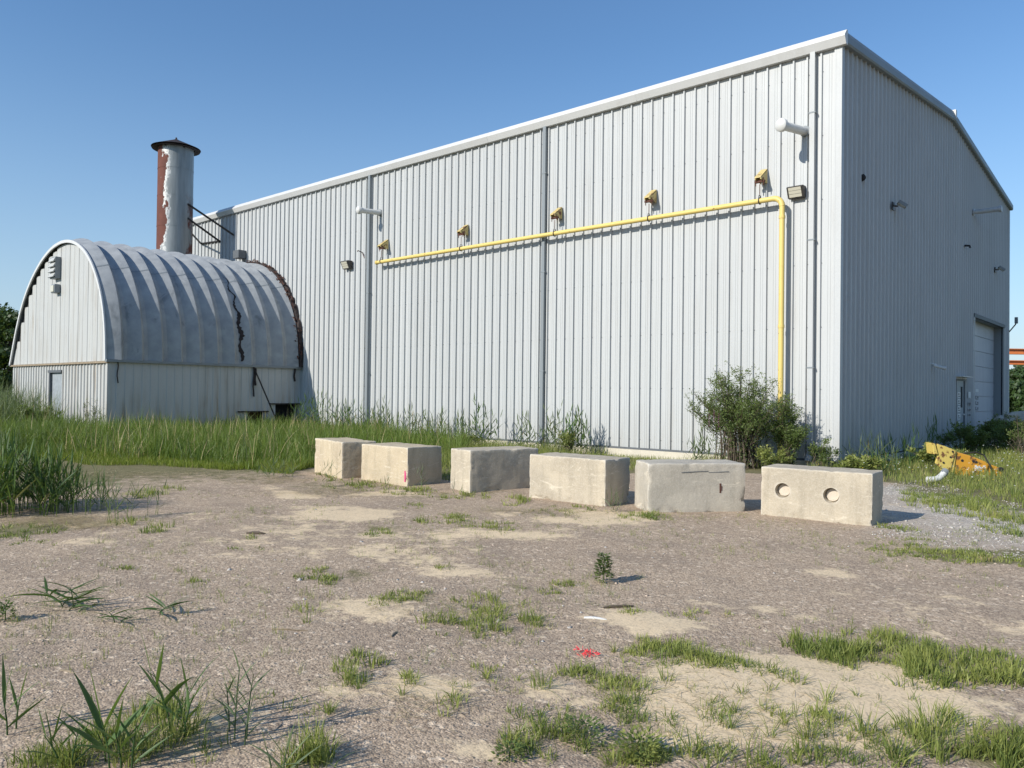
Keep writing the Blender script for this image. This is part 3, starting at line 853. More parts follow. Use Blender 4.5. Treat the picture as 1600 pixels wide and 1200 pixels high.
# gable sheets: stepped tops on the left, trimmed to the arc on the right
ng = 22
gw = (2 * (QR - .08)) / ng
for k in range(ng):
    xa = QC - (QR - .08) + k * gw; xb = xa + gw - .026
    def top(x): return float(np.interp(-x, -_axs, _azs)) - .07
    y = -QD_ + .0 - .004 * (k % 2)
    yf = y - .02
    if (xa + xb) / 2 < QC - .1: za = zb = max(QZ + .3, top(xa) - .02)
    else: za, zb = top(xa), top(xb)
    if k == 0: za = QZ + .35; zb = QZ + .7
    zb_ = zb
    vs = [(xa, yf, QZ - .02), (xb, yf, QZ - .02), (xb, yf, zb_), (xa, yf, za), (xa, yf + .035, QZ - .02), (xb + .01, yf + .035, QZ - .02), (xb + .01, yf + .035, zb_), (xa, yf + .035, za)]
    qmesh('gable_sheet', vs, [(0, 1, 2, 3), (1, 5, 6, 2), (0, 3, 7, 4), (3, 2, 6, 7)], M['shed_white'])
# ledge between gable and base, and along the side
mb = MB(); mb.box(QX0 - .12, QX1 + .08, -QD_ - .10, -QD_ + .0, QZ - .10, QZ - .03, Matrix.Translation(-Vector(qs.location))); mb.build('ledge', M['wood'], qs)
mb = MB(); mb.box(QX1 - .02, QX1 + .14, -QD_ - .13, -.05, QZ - .06, QZ + .035, Matrix.Translation(-Vector(qs.location))); mb.build('ledge', M['trim_grey'], qs)
mb = MB(); mb.box(QX0 - .14, QX0 + .02, -QD_ - .13, -.05, QZ - .06, QZ + .035, Matrix.Translation(-Vector(qs.location))); mb.build('ledge', M['trim_grey'], qs)
# base walls of ribbed sheet
def ribbed(x0, x1, fixed, along_x, outs, zlo, zhi, per, hgt, name, mat, gap=None, rw=.07):
    n = max(1, int(round((x1 - x0) / per)))
    p = (x1 - x0) / n; g = 4
    for i0 in range(0, n, g):
        vs = []; fs = []; pr = []
        for i in range(i0, min(n, i0 + g)):
            o_ = x0 + i * p
            pr += [(o_, 0), (o_ + p - rw - .01, 0), (o_ + p - rw * .75, hgt), (o_ + p - rw * .25, hgt), (o_ + p - .004, 0)]
        pr.append((x0 + min(n, i0 + g) * p, 0))
        for j in range(len(pr) - 1):
            (a0, d0), (a1, d1) = pr[j], pr[j + 1]
            mid = (a0 + a1) / 2; lo = zlo
            if gap:
                for (g0, g1, gz) in gap:
                    if g0 < mid < g1: lo = gz
            b = len(vs)
            for a, d in ((a0, d0), (a1, d1)):
                q = (a, fixed + outs * d) if along_x else (fixed + outs * d, a)
                vs.append((q[0], q[1], lo)); vs.append((q[0], q[1], zhi))
            fs.append((b, b + 2, b + 3, b + 1))
        qmesh(name, vs, fs, mat)
DX0, DX1, DZ = -28.0, -26.75, 2.16
ribbed(QX0, QX1, -QD_, True, -1, -.2, QZ - .09, .30, .045, 'base_sheet', M['shed_white'], [(DX0, DX1, DZ)], .10)
ribbed(-QD_ + .0, 0, QX1, False, 1, -.2, QZ - .05, .30, .018, 'base_sheet', M['shed_white'], [(-2.55, -1.72, .62), (-1.2, -.12, .93)], .05)
ribbed(-QD_ + .0, 0, QX0, False, -1, -.2, QZ - .05, .30, .018, 'base_sheet', M['shed_white'], None, .05)
TQ = Matrix.Translation(-Vector(qs.location))
mb = MB(); mb.box(QX0 + .04, DX0 - .1, -QD_ + .03, -QD_ + .08, -.2, QZ, TQ); mb.box(DX1 + .1, QX1 - .04, -QD_ + .03, -QD_ + .08, -.2, QZ, TQ); mb.box(DX0 - .1, DX1 + .1, -QD_ + .03, -QD_ + .08, DZ, QZ, TQ)
mb.box(QX1 - .5, QX1 - .45, -QD_ + .1, -.05, -.2, QZ, TQ); mb.build('backing', M['dark'], qs)
mb = MB(); mb.box(QX1 - .09, QX1 + .03, -QD_ - .06, -QD_ + .07, -.2, QZ - .08, TQ); mb.build('corner_post', M['shed_white'], qs)
mb = MB(); mb.box(DX0 + .08, DX1 - .03, -QD_ + .04, -QD_ + .09, -.2, DZ - .06, TQ); d_ = mb.build('door', M['door_grey'], qs)
mb = MB(); mb.box(DX0, DX0 + .09, -QD_ - .06, -QD_ + .1, -.2, DZ, TQ); mb.box(DX0 - .1, DX1 + .06, -QD_ - .07, -QD_ + .1, DZ - .06, DZ + .04, TQ); mb.build('door_frame', M['soffit'], d_)
# openings low on the side, dark lintels
for (y0, y1, z) in ((-2.9, -1.5, .62), (-1.45, .0, .93)):
    mb = MB(); mb.box(QX1 - .02, QX1 + .10, y0, y1 - .06, z, z + .05, TQ); mb.build('lintel', M['black_metal'], qs)
mb = MB(); mb.box(QX1 - .4, QX1 - .3, -2.2, -1.72, -.2, .62, TQ); mb.build('hatch_board', M['rust'], qs)
# black flashing where the arch meets the warehouse wall, with crusty tar lumps
vs = []; fs = []; n = 120
ra = np.random.default_rng(3)
for i in range(n + 1):
    a = math.pi * i / n
    r1 = QR - .02 + .08 * ra.random(); r2 = QR + .19 + .09 * ra.random(); dep = .10 + .16 * ra.random()
    for r_, y in ((r1, -dep - .12), (r2, -dep * .6 - .05), (r2 + .03, -.047), (r1, -.047)):
        vs.append((ARC(a, r_)[0], y, ARC(a, r_)[1]))
for i in range(n):
    for k in range(4):
        b = i * 4; fs.append((b + k, b + (k + 1) % 4, b + 4 + (k + 1) % 4, b + 4 + k))
M['tar'] = m_plain('cracked tar', (.028, .018, .016), .8, 0, .5, 9, .01)
qmesh('tar_seal', vs, fs, M['tar'])
mb = MB()
for i in range(170):
    a = math.pi * (.02 + .96 * ra.random()); r_ = QR + .15 + .18 * ra.random(); y = -.05 - .28 * ra.random()
    c = Vector((ARC(a, r_)[0], y, ARC(a, r_)[1])) - Vector(qs.location)
    t_ = Vector((-math.sin(a), 0, math.cos(a)))
    mb.tube([c - t_ * .1 * ra.random(), c + Vector((ra.normal() * .04, ra.normal() * .05, ra.normal() * .04)), c + t_ * .12 * ra.random() + Vector((0, -.06 * ra.random(), 0))], .009 + .016 * ra.random(), 5)
tag(mb.build('tar_crust', M['rust'], qs), kind='stuff')
# pipe that sticks out of the seal at the top
mb = MB(); mb.box(-27.35, -26.85, -.45, -.05, 7.62, 7.98, TQ); mb.build('vent_box', M['soffit'], qs)
# tar streak running down one arch valley
vs = []; fs = []; n = 60; NS = 8
for i in range(n + 1):
    a = math.pi * (.01 + .27 * i / n)
    wd = (.02 + .03 * ra.random() + .07 * max(0, math.sin(math.pi * i / n * 1.6 + .3)) * ra.random()) * (1 - (i / n) ** 4)
    yc = -QD_ - .12 + pw * 7.12 + .05 * math.sin(i * .5) + .04 * ra.random()
    for j in range(NS):
        y = yc + wd * (2 * j / (NS - 1) - 1)
        q_ = ARC(a, QR + .012 + bulge(((y + QD_ + .12) / pw) % 1)); vs.append((q_[0], y, q_[1]))
for i in range(n):
    for j in range(NS - 1):
        b = i * NS + j; fs.append((b, b + 1, b + NS + 1, b + NS))
qmesh('tar_streak', vs, fs, M['tar'])
# hanging cable and slanted pole on the side wall
mb = MB()
for (y, z0, z1, w_) in ((-2.25, 2.45, 1.25, .03), (-2.18, 2.4, 1.7, .045), (-.35, 2.5, 1.9, .04), (-7.55, 2.45, 1.7, .02)):
    pts = [qpt(QX1 + .06, y + .02 * math.sin(i * 1.3), z0 + (z1 - z0) * i / 6) for i in range(7)]
    mb.tube(pts, w_, 5)
mb.build('hanging_strip', M['tar'], qs)
mb = MB(); mb.tube([qpt(QX1 + .09, -2.2, 2.3), qpt(QX1 + .45, -1.45, .35)], .03, 6); mb.build('slanted_pole', M['black_metal'], qs)
# louvred vent and light on the gable
lv = thing('louvre_vent', 'louvred box vent high on the shed gable', 'vent', (-27.3, -QD_ - .03, 6.2))
mb = MB(); mb.box(-.30, .30, -.20, 0, -.42, .42); mb.build('box', M['trim_grey'], lv, bevel=.01)
for k in range(4):
    R_ = Matrix.Translation((0, -.215, -.30 + k * .2)) @ Euler((math.radians(-28), 0, 0)).to_matrix().to_4x4()
    mb = MB(); mb.box(-.28, .28, -.03, .01, -.09, .08, R_); mb.build('slat', M['shed_white'], lv)
gl = thing('gable_light', 'small weathered light fitting under the louvred vent', 'wall light', (-27.2, -QD_ - .03, 5.38))
mb = MB(); mb.box(-.2, .2, -.22, 0, -.17, .17); mb.build('housing', M['trim_grey'], gl, bevel=.03)
mb = MB(); mb.box(-.16, .16, -.25, -.22, -.13, .12); mb.build('lens', M['lens'], gl, bevel=.005)

# ------------------------------------------------------------------ chimney
CX, CY, CR = -29.13, -2.38, .77
ch = thing('chimney_stack', 'tall peeling silver and rust chimney rising above the arched shed', 'chimney', (CX, CY, 6.6))
CT = 12.62 - 6.6
secs = [0, 1.05, 2.35, 3.75, 5.0, CT]
for i in range(len(secs) - 1):
    mb = MB(); mb.tube([(0, 0, secs[i] + .006), (0, 0, secs[i + 1] - .006)], CR - (.004 if i % 2 else 0), 40); mb.build('stack_section', M['stack'], ch, auto=40)
    if i:
        mb = MB(); mb.tube([(0, 0, secs[i] - .02), (0, 0, secs[i] + .02)], CR + .006, 40); mb.build('seam_band', M['stack'], ch, auto=40)
mb = MB(); mb.tube([(0, 0, .2), (0, 0, .95), (0, 0, 1.0)], [CR + .42, CR + .22, CR + .02], 36); mb.build('base_flashing', M['trim_grey'], ch, auto=40)
mb = MB(); mb.tube([(0, 0, CT - .05), (0, 0, CT + .02), (0, 0, CT - .06), (0, 0, CT + .0), (0, 0, CT + .40), (0, 0, CT + .44), (0, 0, CT + .52)], [CR - .02, CR + .07, CR + .27, CR + .30, .12, .05, .03], 36); mb.build('cap', M['tar'], ch, auto=40)
for k in range(6):
    a = k * math.pi / 3
    mb = MB(); mb.box(CR * math.cos(a) - .03, CR * math.cos(a) + .03, CR * math.sin(a) - .03, CR * math.sin(a) + .03, CT - .1, CT + .08); mb.build('cap_strut', M['black_metal'], ch)
br = [((.72, .25, 3.05 + .35), W(368, 368) - np.array([CX, CY, 6.6])), ((.72, .25, 2.75), W(345, 377) - np.array([CX, CY, 6.6]))]
for a, b in br:
    b = list(b); b[1] -= .08
    mb = MB(); mb.tube([a, b], .05, 8); mb.build('brace', M['black_metal'], ch)
b1 = list(W(345, 377) - np.array([CX, CY, 6.6])); b1[1] -= .06; b2 = list(W(316, 381) - np.array([CX, CY, 6.6])); b2[1] -= .06
mb = MB(); mb.tube([b1, b2], .045, 8); mb.build('brace', M['black_metal'], ch)
mb = MB(); mb.tube([(.70, .2, 2.3), b2], .045, 8); mb.build('brace', M['black_metal'], ch)

# ------------------------------------------------------------------ concrete blocks
def block_mesh(L, D, Hh, seed, mat, holes=None, chip=.012):
    """rough edged block, origin at its front left bottom corner"""
    bm = bmesh.new()
    if holes:
        # front face grid with two round recesses built in
        bmesh.ops.create_cube(bm, size=1.0)
        for v in bm.verts: v.co = Vector(((v.co.x + .5) * L, (v.co.y + .5) * D, (v.co.z + .5) * Hh))
    else:
        bmesh.ops.create_cube(bm, size=1.0)
        for v in bm.verts: v.co = Vector(((v.co.x + .5) * L, (v.co.y + .5) * D, (v.co.z + .5) * Hh))
    bmesh.ops.bevel(bm, geom=list(bm.edges), offset=.022, segments=2, affect='EDGES', profile=.6)
    me = bpy.data.meshes.new('body'); bm.to_mesh(me); bm.free()
    o = bpy.data.objects.new('body', me)
    link(o)
    if holes:
        cut = MB()
        for (hx, hz, hr) in holes:
            cut.tube([(hx, -.1, hz), (hx, 0.0, hz), (hx, .11, hz)], [hr * 1.25, hr, hr * .9], 32)
        c = cut.build('cutter', mat)
        md = o.modifiers.new('b', 'BOOLEAN'); md.operation = 'DIFFERENCE'; md.object = c; md.solver = 'EXACT'
        dg = bpy.context.evaluated_depsgraph_get(); nm = bpy.data.meshes.new_from_object(o.evaluated_get(dg))
        o.modifiers.clear(); o.data = nm
        bpy.data.objects.remove(c)
    bm = bmesh.new(); bm.from_mesh(o.data)
    # split into a fine mesh so that edges can be broken
    bmesh.ops.triangulate(bm, faces=[f for f in bm.faces if len(f.verts) > 4])
    for _ in range(6):
        ed = [e for e in bm.edges if e.calc_length() > .05]
        if not ed: break
        bmesh.ops.subdivide_edges(bm, edges=ed, cuts=1)
        bmesh.ops.triangulate(bm, faces=[f for f in bm.faces if len(f.verts) > 4])
    from mathutils import noise as nz
    for v in bm.verts:
        p = v.co
        dx = min(p.x, L - p.x); dy = min(p.y, D - p.y); dz = min(p.z, Hh - p.z)
        ds = sorted((dx, dy, dz)); e = ds[1]     # distance to an edge
        q = p + Vector((seed * 7.3, 0, 0))
        n1 = nz.fractal(q * 3.0, 1.0, 2.0, 4); n2 = nz.fractal(q * 11.0, 1.0, 2.0, 3)
        cen = Vector((L / 2, D / 2, Hh / 2))
        inward = Vector((1 if p.x < .05 else (-1 if p.x > L - .05 else 0), 1 if p.y < .05 else (-1 if p.y > D - .05 else 0), 1 if p.z < .05 else (-1 if p.z > Hh - .05 else 0)))
        amt = .006 * n1 + .003 * n2
        if e < .10:
            w_ = (1 - e / .10)
            amt += w_ * max(0, n1 * .7 + n2 * .9 - .22) * (.08 if p.z < .2 else .035)
        if inward.length > 0: v.co = p + inward.normalized() * amt
    bm.to_mesh(o.data); bm.free()
    o.data.materials.clear(); o.data.materials.append(mat)
    o.data.polygons.foreach_set('use_smooth', [True] * len(o.data.polygons)); o.data.set_sharp_from_angle(angle=math.radians(50))
    return o
blocks = [
    (-7.40, -9.55, -14, 1.46, .72, .72, 'concrete_warm', 'leftmost concrete block of the row, turned with its end in shade, grass at its foot'),
    (-5.63, -9.71, -1.3, 1.38, .84, .70, 'concrete_warm', 'concrete block with a pink paint mark, second from the left in the row'),
    (-2.86, -9.55, 76, 1.45, .66, .72, 'concrete', 'concrete block standing nearly end on with its long face in shade'),
    (-1.79, -9.25, .4, 1.50, .70, .71, 'concrete', 'pale concrete block whose left end hides part of the shaded block'),
    (.485, -9.28, 48.5, 1.48, .70, .715, 'concrete_grey', 'greyer concrete block at an angle with cracks and a rusty slot'),
    (1.76, -8.31, 4.9, 1.49, .66, .70, 'concrete', 'rightmost concrete block with two round recesses in its front')]
for i, (x, y, a, L, D, Hh, mt, lab) in enumerate(blocks):
    t = thing('concrete_block', lab, 'concrete block', (x, y, GZ - .02), math.radians(a), 'concrete blocks in a row')
    holes = [(.31, .40, .105), (.965, .385, .105)] if i == 5 else None
    o = block_mesh(L, D, Hh + .02, i + 1, M[mt], holes); o.parent = t; o.name = 'body'
    if i == 5:
        for (hx, hz, hr) in holes:
            mb = MB(); mb.tube([(hx, .085, hz), (hx, .105, hz)], [hr * .78, hr * .82], 24); mb.build('recess_disc', M['disc'], t)
    if i == 4:
        mb = MB(); mb.box(1.08, 1.105, -.004, .01, .30, .44); mb.box(1.112, 1.122, -.003, .01, .33, .40); mb.build('rust_slot', M['rust'], t)
        for (c0, c1) in (([(.52, .60), (.75, .615), (.90, .62), (.94, .60), (1.2, .615)]), ([(.60, .30), (.66, .38), (.68, .46)])) if False else ():
            pass
        mb = MB(); mb.tube([(.50, -.003, .60), (.74, -.003, .615), (.90, -.003, .62), (.92, -.003, .60), (1.22, -.003, .615)], .005, 4); mb.build('crack', M['soffit'], t)
    if i == 1:
        mb = MB(); mb.box(1.30, 1.33, -.006, .004, .10, .30); mb.box(1.335, 1.35, -.006, .004, .16, .27); mb.build('paint_mark', M['pink_paint'], t)

# ------------------------------------------------------------------ yellow machine part and pipe elbow in the grass
mo = G(1453, 742)
ma = thing('loader_arm', 'chipped yellow and orange machine arm lying in the weeds', 'machine part', (mo[0], mo[1], GZ), math.degrees(0))
ma.rotation_euler = (0, 0, math.atan2(_Rh[1], _Rh[0]))
K = 19.2 / F_PX
def mp(pts): return [((x - 1453) * K, (742 - y) * K) for x, y in pts]
MXZ = Matrix(((1, 0, 0, 0), (0, 0, 1, 0), (0, 1, 0, 0), (0, 0, 0, 1)))
def mprism(pts, y0, d, name, mat, bv=.012):
    mb = MB(); m_ = MXZ.copy(); m_[1][3] = y0
    mb.prism(mp(pts), m_, d); return mb.build(name, mat, ma, bevel=bv)
mprism([(1461, 697), (1474, 701), (1488, 707), (1480, 736), (1468, 733), (1459, 725), (1462, 714)], -.06, .05, 'end_plate', M['machine_yellow'])
mprism([(1453, 696), (1457, 697), (1461, 712), (1455, 712)], -.10, .30, 'hook_lug', M['machine_yellow'])
mprism([(1489, 708), (1512, 714), (1533, 722), (1537, 727), (1533, 745), (1526, 748), (1500, 748), (1489, 738)], .0, .34, 'boom', M['machine_orange'], .03)
mprism([(1538, 725), (1550, 729), (1560, 734), (1558, 747), (1549, 745), (1536, 742)], .05, .24, 'arm_tip', M['machine_orange'], .02)
mprism([(1482, 709), (1490, 709), (1486, 738), (1478, 738)], -.03, .40, 'side_flange', M['machine_yellow'])
mb = MB()
for (x, y) in ((1483, 708), (1480, 716), (1470, 724)):
    (a, z) = mp([(x, y)])[0]; mb.tube([(a, -.075, z), (a, -.055, z)], .022, 8)
mb.build('bolt_hole', M['dark'], ma)
mb = MB()
for (x, y) in ((1499, 721), (1515, 722), (1519, 723)):
    (a, z) = mp([(x, y)])[0]; mb.tube([(a, -.008, z), (a, .01, z)], .03, 8)
mb.build('slot', M['dark'], ma)
mb = MB(); (a, z) = mp([(1556, 733)])[0]; mb.tube([(a, .02, z), (a, .06, z)], .05, 10); mb.build('pin_hole', M['dark'], ma)
mb = MB()
for k in range(14):
    (a, z) = mp([(1515 + random.random() * 14, 729 + random.random() * 7)])[0]
    mb.box(a, a + .03 + .03 * random.random(), -.006, -.001, z, z + .015 + .03 * random.random())
mb.build('worn_decal', M['sign'], ma)
mb = MB(); (a0, z0), (a1, z1), (a2, z2), (a3, z3) = mp([(1508, 712), (1522, 709), (1532, 713), (1538, 728)]); mb.tube([(a0, .2, z0), (a1, .1, z1), (a2, .05, z2), (a3, -.02, z3), (a3 + .05, -.04, z3 - .25)], .017, 6); mb.build('hose', M['black_metal'], ma)
ec = G(1465, 755)
el = thing('pipe_elbow', 'short bent white pipe piece lying on the gravel by the weeds', 'pipe piece', (ec[0], ec[1], GZ + .07), math.atan2(_Rh[1], _Rh[0]))
mb = MB(); mb.tube([(-.21, 0, -.0), (-.10, 0, .0), (-.0, 0, .02), (.09, .03, .07), (.17, .06, .14)], .062, 14); mb.build('bend', M['white_pvc'], el, auto=50)
mb = MB(); mb.tube([(.15, .05, .125), (.21, .075, .175)], .072, 14); mb.build('collar', M['trim_grey'], el, auto=50)

# ------------------------------------------------------------------ small litter
p = G(915, 1022); t = thing('plastic_shreds', 'crumpled red plastic shreds on the gravel', 'litter', (p[0], p[1], GZ))
mb = MB()
for k in range(46):
    a = random.random() * 6.28; r_ = random.random() ** .6 * .075; c = Vector((r_ * math.cos(a) * 1.2, r_ * math.sin(a), .008 + .018 * random.random()))
    d = Vector((random.gauss(0, 1), random.gauss(0, 1), random.gauss(0, .5))).normalized() * .022
    e = Vector((random.gauss(0, 1), random.gauss(0, 1), random.gauss(0, .7))).normalized() * .012
    mb.add([c - d, c + e, c + d], [(0, 1, 2)])
mb.build('shreds', M['red_plastic'], t)
def stick(px, py, ln, r, ang, lab, mat, name='stick', cat='stick'):
    p = G(px, py); t = thing(name, lab, cat, (p[0], p[1], GZ + r * .8), math.radians(ang))
    mb = MB(); mb.tube([(-ln / 2, 0, 0), (-ln / 6, ln * .03, r * .4), (ln / 5, -ln * .02, r * .5), (ln / 2, ln * .01, 0)], [r * .8, r, r * .9, r * .5], 8); mb.build('shaft', M[mat], t, auto=60)
stick(930, 969, .17, .012, 25, 'short white stick lying on the sandy gravel', 'white_pvc')
stick(967, 950, .26, .012, 55, 'dark stick lying on gravel above the white stick', 'bark')
stick(616, 992, .13, .008, 120, 'small curled grey twig on the gravel', 'wood')
stick(453, 985, .26, .006, 35, 'thin pale straw stick on the gravel left of centre', 'wood')
stick(107, 1052, .14, .009, 20, 'short pale wood splinter on the gravel at the left', 'wood')
stick(400, 836, .22, .02, 42, 'short dark stick at the edge of the sand patch', 'bark')
stick(1500, 1172, .36, .018, 60, 'thick weathered wood piece in the grass at bottom right', 'wood', 'wood_piece', 'log')
stick(1570, 1150, .22, .028, 55, 'smaller weathered wood piece at the right frame edge', 'wood', 'wood_piece', 'log')

# ------------------------------------------------------------------ vegetation
def blades(P, H_, Wd, lean=.35, seed=1, segs=3, tintbase=None, az=None):
    """numpy blades: returns V, T, tint"""
    r = np.random.default_rng(seed); n = len(P)
    az = r.random(n) * 2 * np.pi if az is None else az
    face = r.random(n) * np.pi
    ln = np.abs(r.normal(0, lean, n)) + .05
    dirx, diry = np.cos(az), np.sin(az)
    sx, sy = np.cos(face), np.sin(face)
    rows = []
    for k in range(segs + 1):
        s = k / segs
        off = ln * s ** 1.8 * H_
        zz = H_ * (s - .35 * ln * s * s)
        w_ = Wd * (1 - s) ** .6 * (.75 + .5 * s) if k < segs else 0 * Wd
        cx = P[:, 0] + dirx * off; cy = P[:, 1] + diry * off; cz = P[:, 2] + zz
        if k < segs:
            rows.append(np.stack([cx - sx * w_ / 2, cy - sy * w_ / 2, cz], -1)); rows.append(np.stack([cx + sx * w_ / 2, cy + sy * w_ / 2, cz], -1))
        else: rows.append(np.stack([cx, cy, cz], -1))
    nv = len(rows); V = np.stack(rows, 1).reshape(-1, 3)
    T = []
    for k in range(segs - 1):
        a = 2 * k; T += [(a, a + 1, a + 3), (a, a + 3, a + 2)]
    a = 2 * (segs - 1); T.append((a, a + 1, a + 2))
    T = (np.arange(n)[:, None, None] * nv + np.array(T)[None]).reshape(-1, 3)
    tint = np.repeat(r.random(n) if tintbase is None else tintbase, nv)
    return V, T, tint
def in_poly(X, Y, poly):
    ins = np.zeros(len(X), bool); n = len(poly)
    for i in range(n):
        x1, y1 = poly[i]; x2, y2 = poly[(i + 1) % n]
        c = ((y1 > Y) != (y2 > Y)) & (X < (x2 - x1) * (Y - y1) / (y2 - y1 + 1e-12) + x1)
        ins ^= c
    return ins
def gp(*pts): return [tuple(G(x, y)[:2]) for x, y in pts]
def scatter(poly, dens, seed, clump=1.2, thr=.0, lod=None):
    r = np.random.default_rng(seed); a = np.array(poly)
    x0, y0 = a.min(0); x1, y1 = a.max(0)
    n = int((x1 - x0) * (y1 - y0) * dens)
    X = r.uniform(x0, x1, n); Y = r.uniform(y0, y1, n)
    k = in_poly(X + 1.3 * (fbm(X * .8, Y * .8, 4) - .5), Y + 1.3 * (fbm(X * .8 + 50, Y * .8, 4) - .5), poly)
    X, Y = X[k], Y[k]
    nn = fbm(X * clump + seed, Y * clump, 3)
    k = nn + r.normal(0, .05, len(X)) > thr
    if lod is not None:
        d = np.hypot(X - CAM[0], Y - CAM[1]); k &= r.random(len(X)) < np.clip((lod / d) ** 1.6, 0, 1)
    X, Y = X[k], Y[k]
    return np.stack([X, Y, ground_z(X, Y) - .01], -1)
class Field:
    def __init__(self): self.V = []; self.T = []; self.t = []; self.n = 0
    def add(self, V, T, t):
        self.V.append(V); self.T.append(T + self.n); self.t.append(t); self.n += len(V)
    def build(self, name, mat, kind=None, parent=None):
        o = np_mesh(name, np.concatenate(self.V), np.concatenate(self.T), mat, parent, dict(tint=np.concatenate(self.t)))
        if kind: o['kind'] = kind
        return o
def not_in_blocks(P):
    k = np.ones(len(P), bool)
    for (x, y, a, L, D, Hh, mt, lab) in blocks:
        c, s = math.cos(math.radians(a)), math.sin(math.radians(a))
        u = (P[:, 0] - x) * c + (P[:, 1] - y) * s; v = -(P[:, 0] - x) * s + (P[:, 1] - y) * c
        k &= ~((u > -.02) & (u < L + .02) & (v > -.02) & (v < D + .02))
    # not inside the buildings
    k &= ~((P[:, 0] > QX0 - .05) & (P[:, 0] < QX1 + .12) & (P[:, 1] > -QD_ - .12))
    k &= ~((P[:, 0] < .06) & (P[:, 1] > -.12))
    return P[k]

r0 = np.random.default_rng(21)
# tall grass before the shed and the left part of the wall
F1 = Field()
polyA = gp((95, 716), (240, 722), (335, 730), (420, 740), (478, 738), (492, 700))[:5] + [tuple(G(488, 712)[:2]), (-8.2, -4.5), (-10.5, -1.9), (-13.5, -1.5), (-16.5, -.3), (-22.5, -.2), (-36, -9), (-34, -13), (-24, -14)]
P = not_in_blocks(scatter(polyA, 330, 2, .5, .20, 17))
d = np.hypot(P[:, 0] - CAM[0], P[:, 1] - CAM[1])
nn = fbm(P[:, 0] * .6, P[:, 1] * .6, 3)
Hh = (.34 + .75 * nn) * np.where(r0.random(len(P)) < .04, 1.45, 1.0) * r0.uniform(.5, 1.2, len(P))
fe = ((P[:, 0] + 13.1) * 3.0 - (P[:, 1] + 12.4) * 5.2) / -6.0
Hh *= np.clip(.30 + fe / 2.6 + .5 * (fbm(P[:, 0] * 1.7, P[:, 1] * 1.7, 3) - .4), .22, 1)
F1.add(*blades(P, Hh, .012 * np.maximum(1, d / 17) * r0.uniform(.7, 1.5, len(P)), .38, 3, 3, np.clip(.15 + .8 * fbm(P[:, 0] * 1.3, P[:, 1] * 1.3, 3) + r0.normal(0, .16, len(P)), 0, .98)))
F1.build('tall_grass', M['grass'], 'stuff')
F1b = Field()
P = not_in_blocks(scatter(polyA, 9, 12, .7, .42, 17)); d = np.hypot(P[:, 0] - CAM[0], P[:, 1] - CAM[1])
F1b.add(*blades(P, r0.uniform(.6, 1.25, len(P)), .011 * np.maximum(1, d / 17), .22, 13, 4))
P = not_in_blocks(scatter(polyA, 28, 14, .5, .45, 17)); d = np.hypot(P[:, 0] - CAM[0], P[:, 1] - CAM[1])
F1b.add(*blades(P, r0.uniform(.15, .6, len(P)), .010 * np.maximum(1, d / 17), .6, 15, 3))
F1b.build('dead_stalks', M['grass_dry'], 'stuff')
# mound of taller weeds left of the shed gable
F2 = Field()
polyB = [tuple(p) for p in gp((-120, 760), (70, 706), (130, 690))] + [(-24.5, -8.6), (-33.5, -8.3), (-46, -6), (-46, -20)]
P = not_in_blocks(scatter(polyB, 120, 4, .35, .15, 24))
d = np.hypot(P[:, 0] - CAM[0], P[:, 1] - CAM[1])
lift = np.clip((-21.5 - P[:, 0]) / 5, 0, 1)
Hh = (.70 + 1.45 * lift * (.55 + .9 * fbm(P[:, 0] * .5, P[:, 1] * .5, 3))) * r0.uniform(.6, 1.12, len(P))
F2.add(*blades(P, Hh, .018 * np.maximum(1, d / 24) * r0.uniform(.8, 1.6, len(P)), .33, 5, 3, np.clip(.3 + .6 * fbm(P[:, 0], P[:, 1], 3) + r0.normal(0, .16, len(P)), 0, .97)))
F2.build('weed_mound', M['reed_pale'], 'stuff')
# lime short grass on the front edge and between
F3 = Field()
for k, (poly, dens, hh, thr) in enumerate([
        (gp((60, 702), (300, 712), (560, 722), (640, 700), (470, 735), (330, 735), (230, 730), (95, 726)), 1300, .13, .30),
        (gp((96, 640 + 60), (150, 700), (200, 716), (150, 722), (95, 722), (70, 710)), 800, .2, .2),
        (gp((350, 712), (420, 708), (490, 716), (478, 742), (420, 738)), 1500, .16, .3)]):
    P = not_in_blocks(scatter(poly, dens, 6 + k, 1.1, thr, 18))
    F3.add(*blades(P, hh * r0.uniform(.5, 1.5, len(P)), .012 * np.ones(len(P)), .5, 8 + k, 2))
F3.build('short_lime_grass', M['grass_lime'], 'stuff')

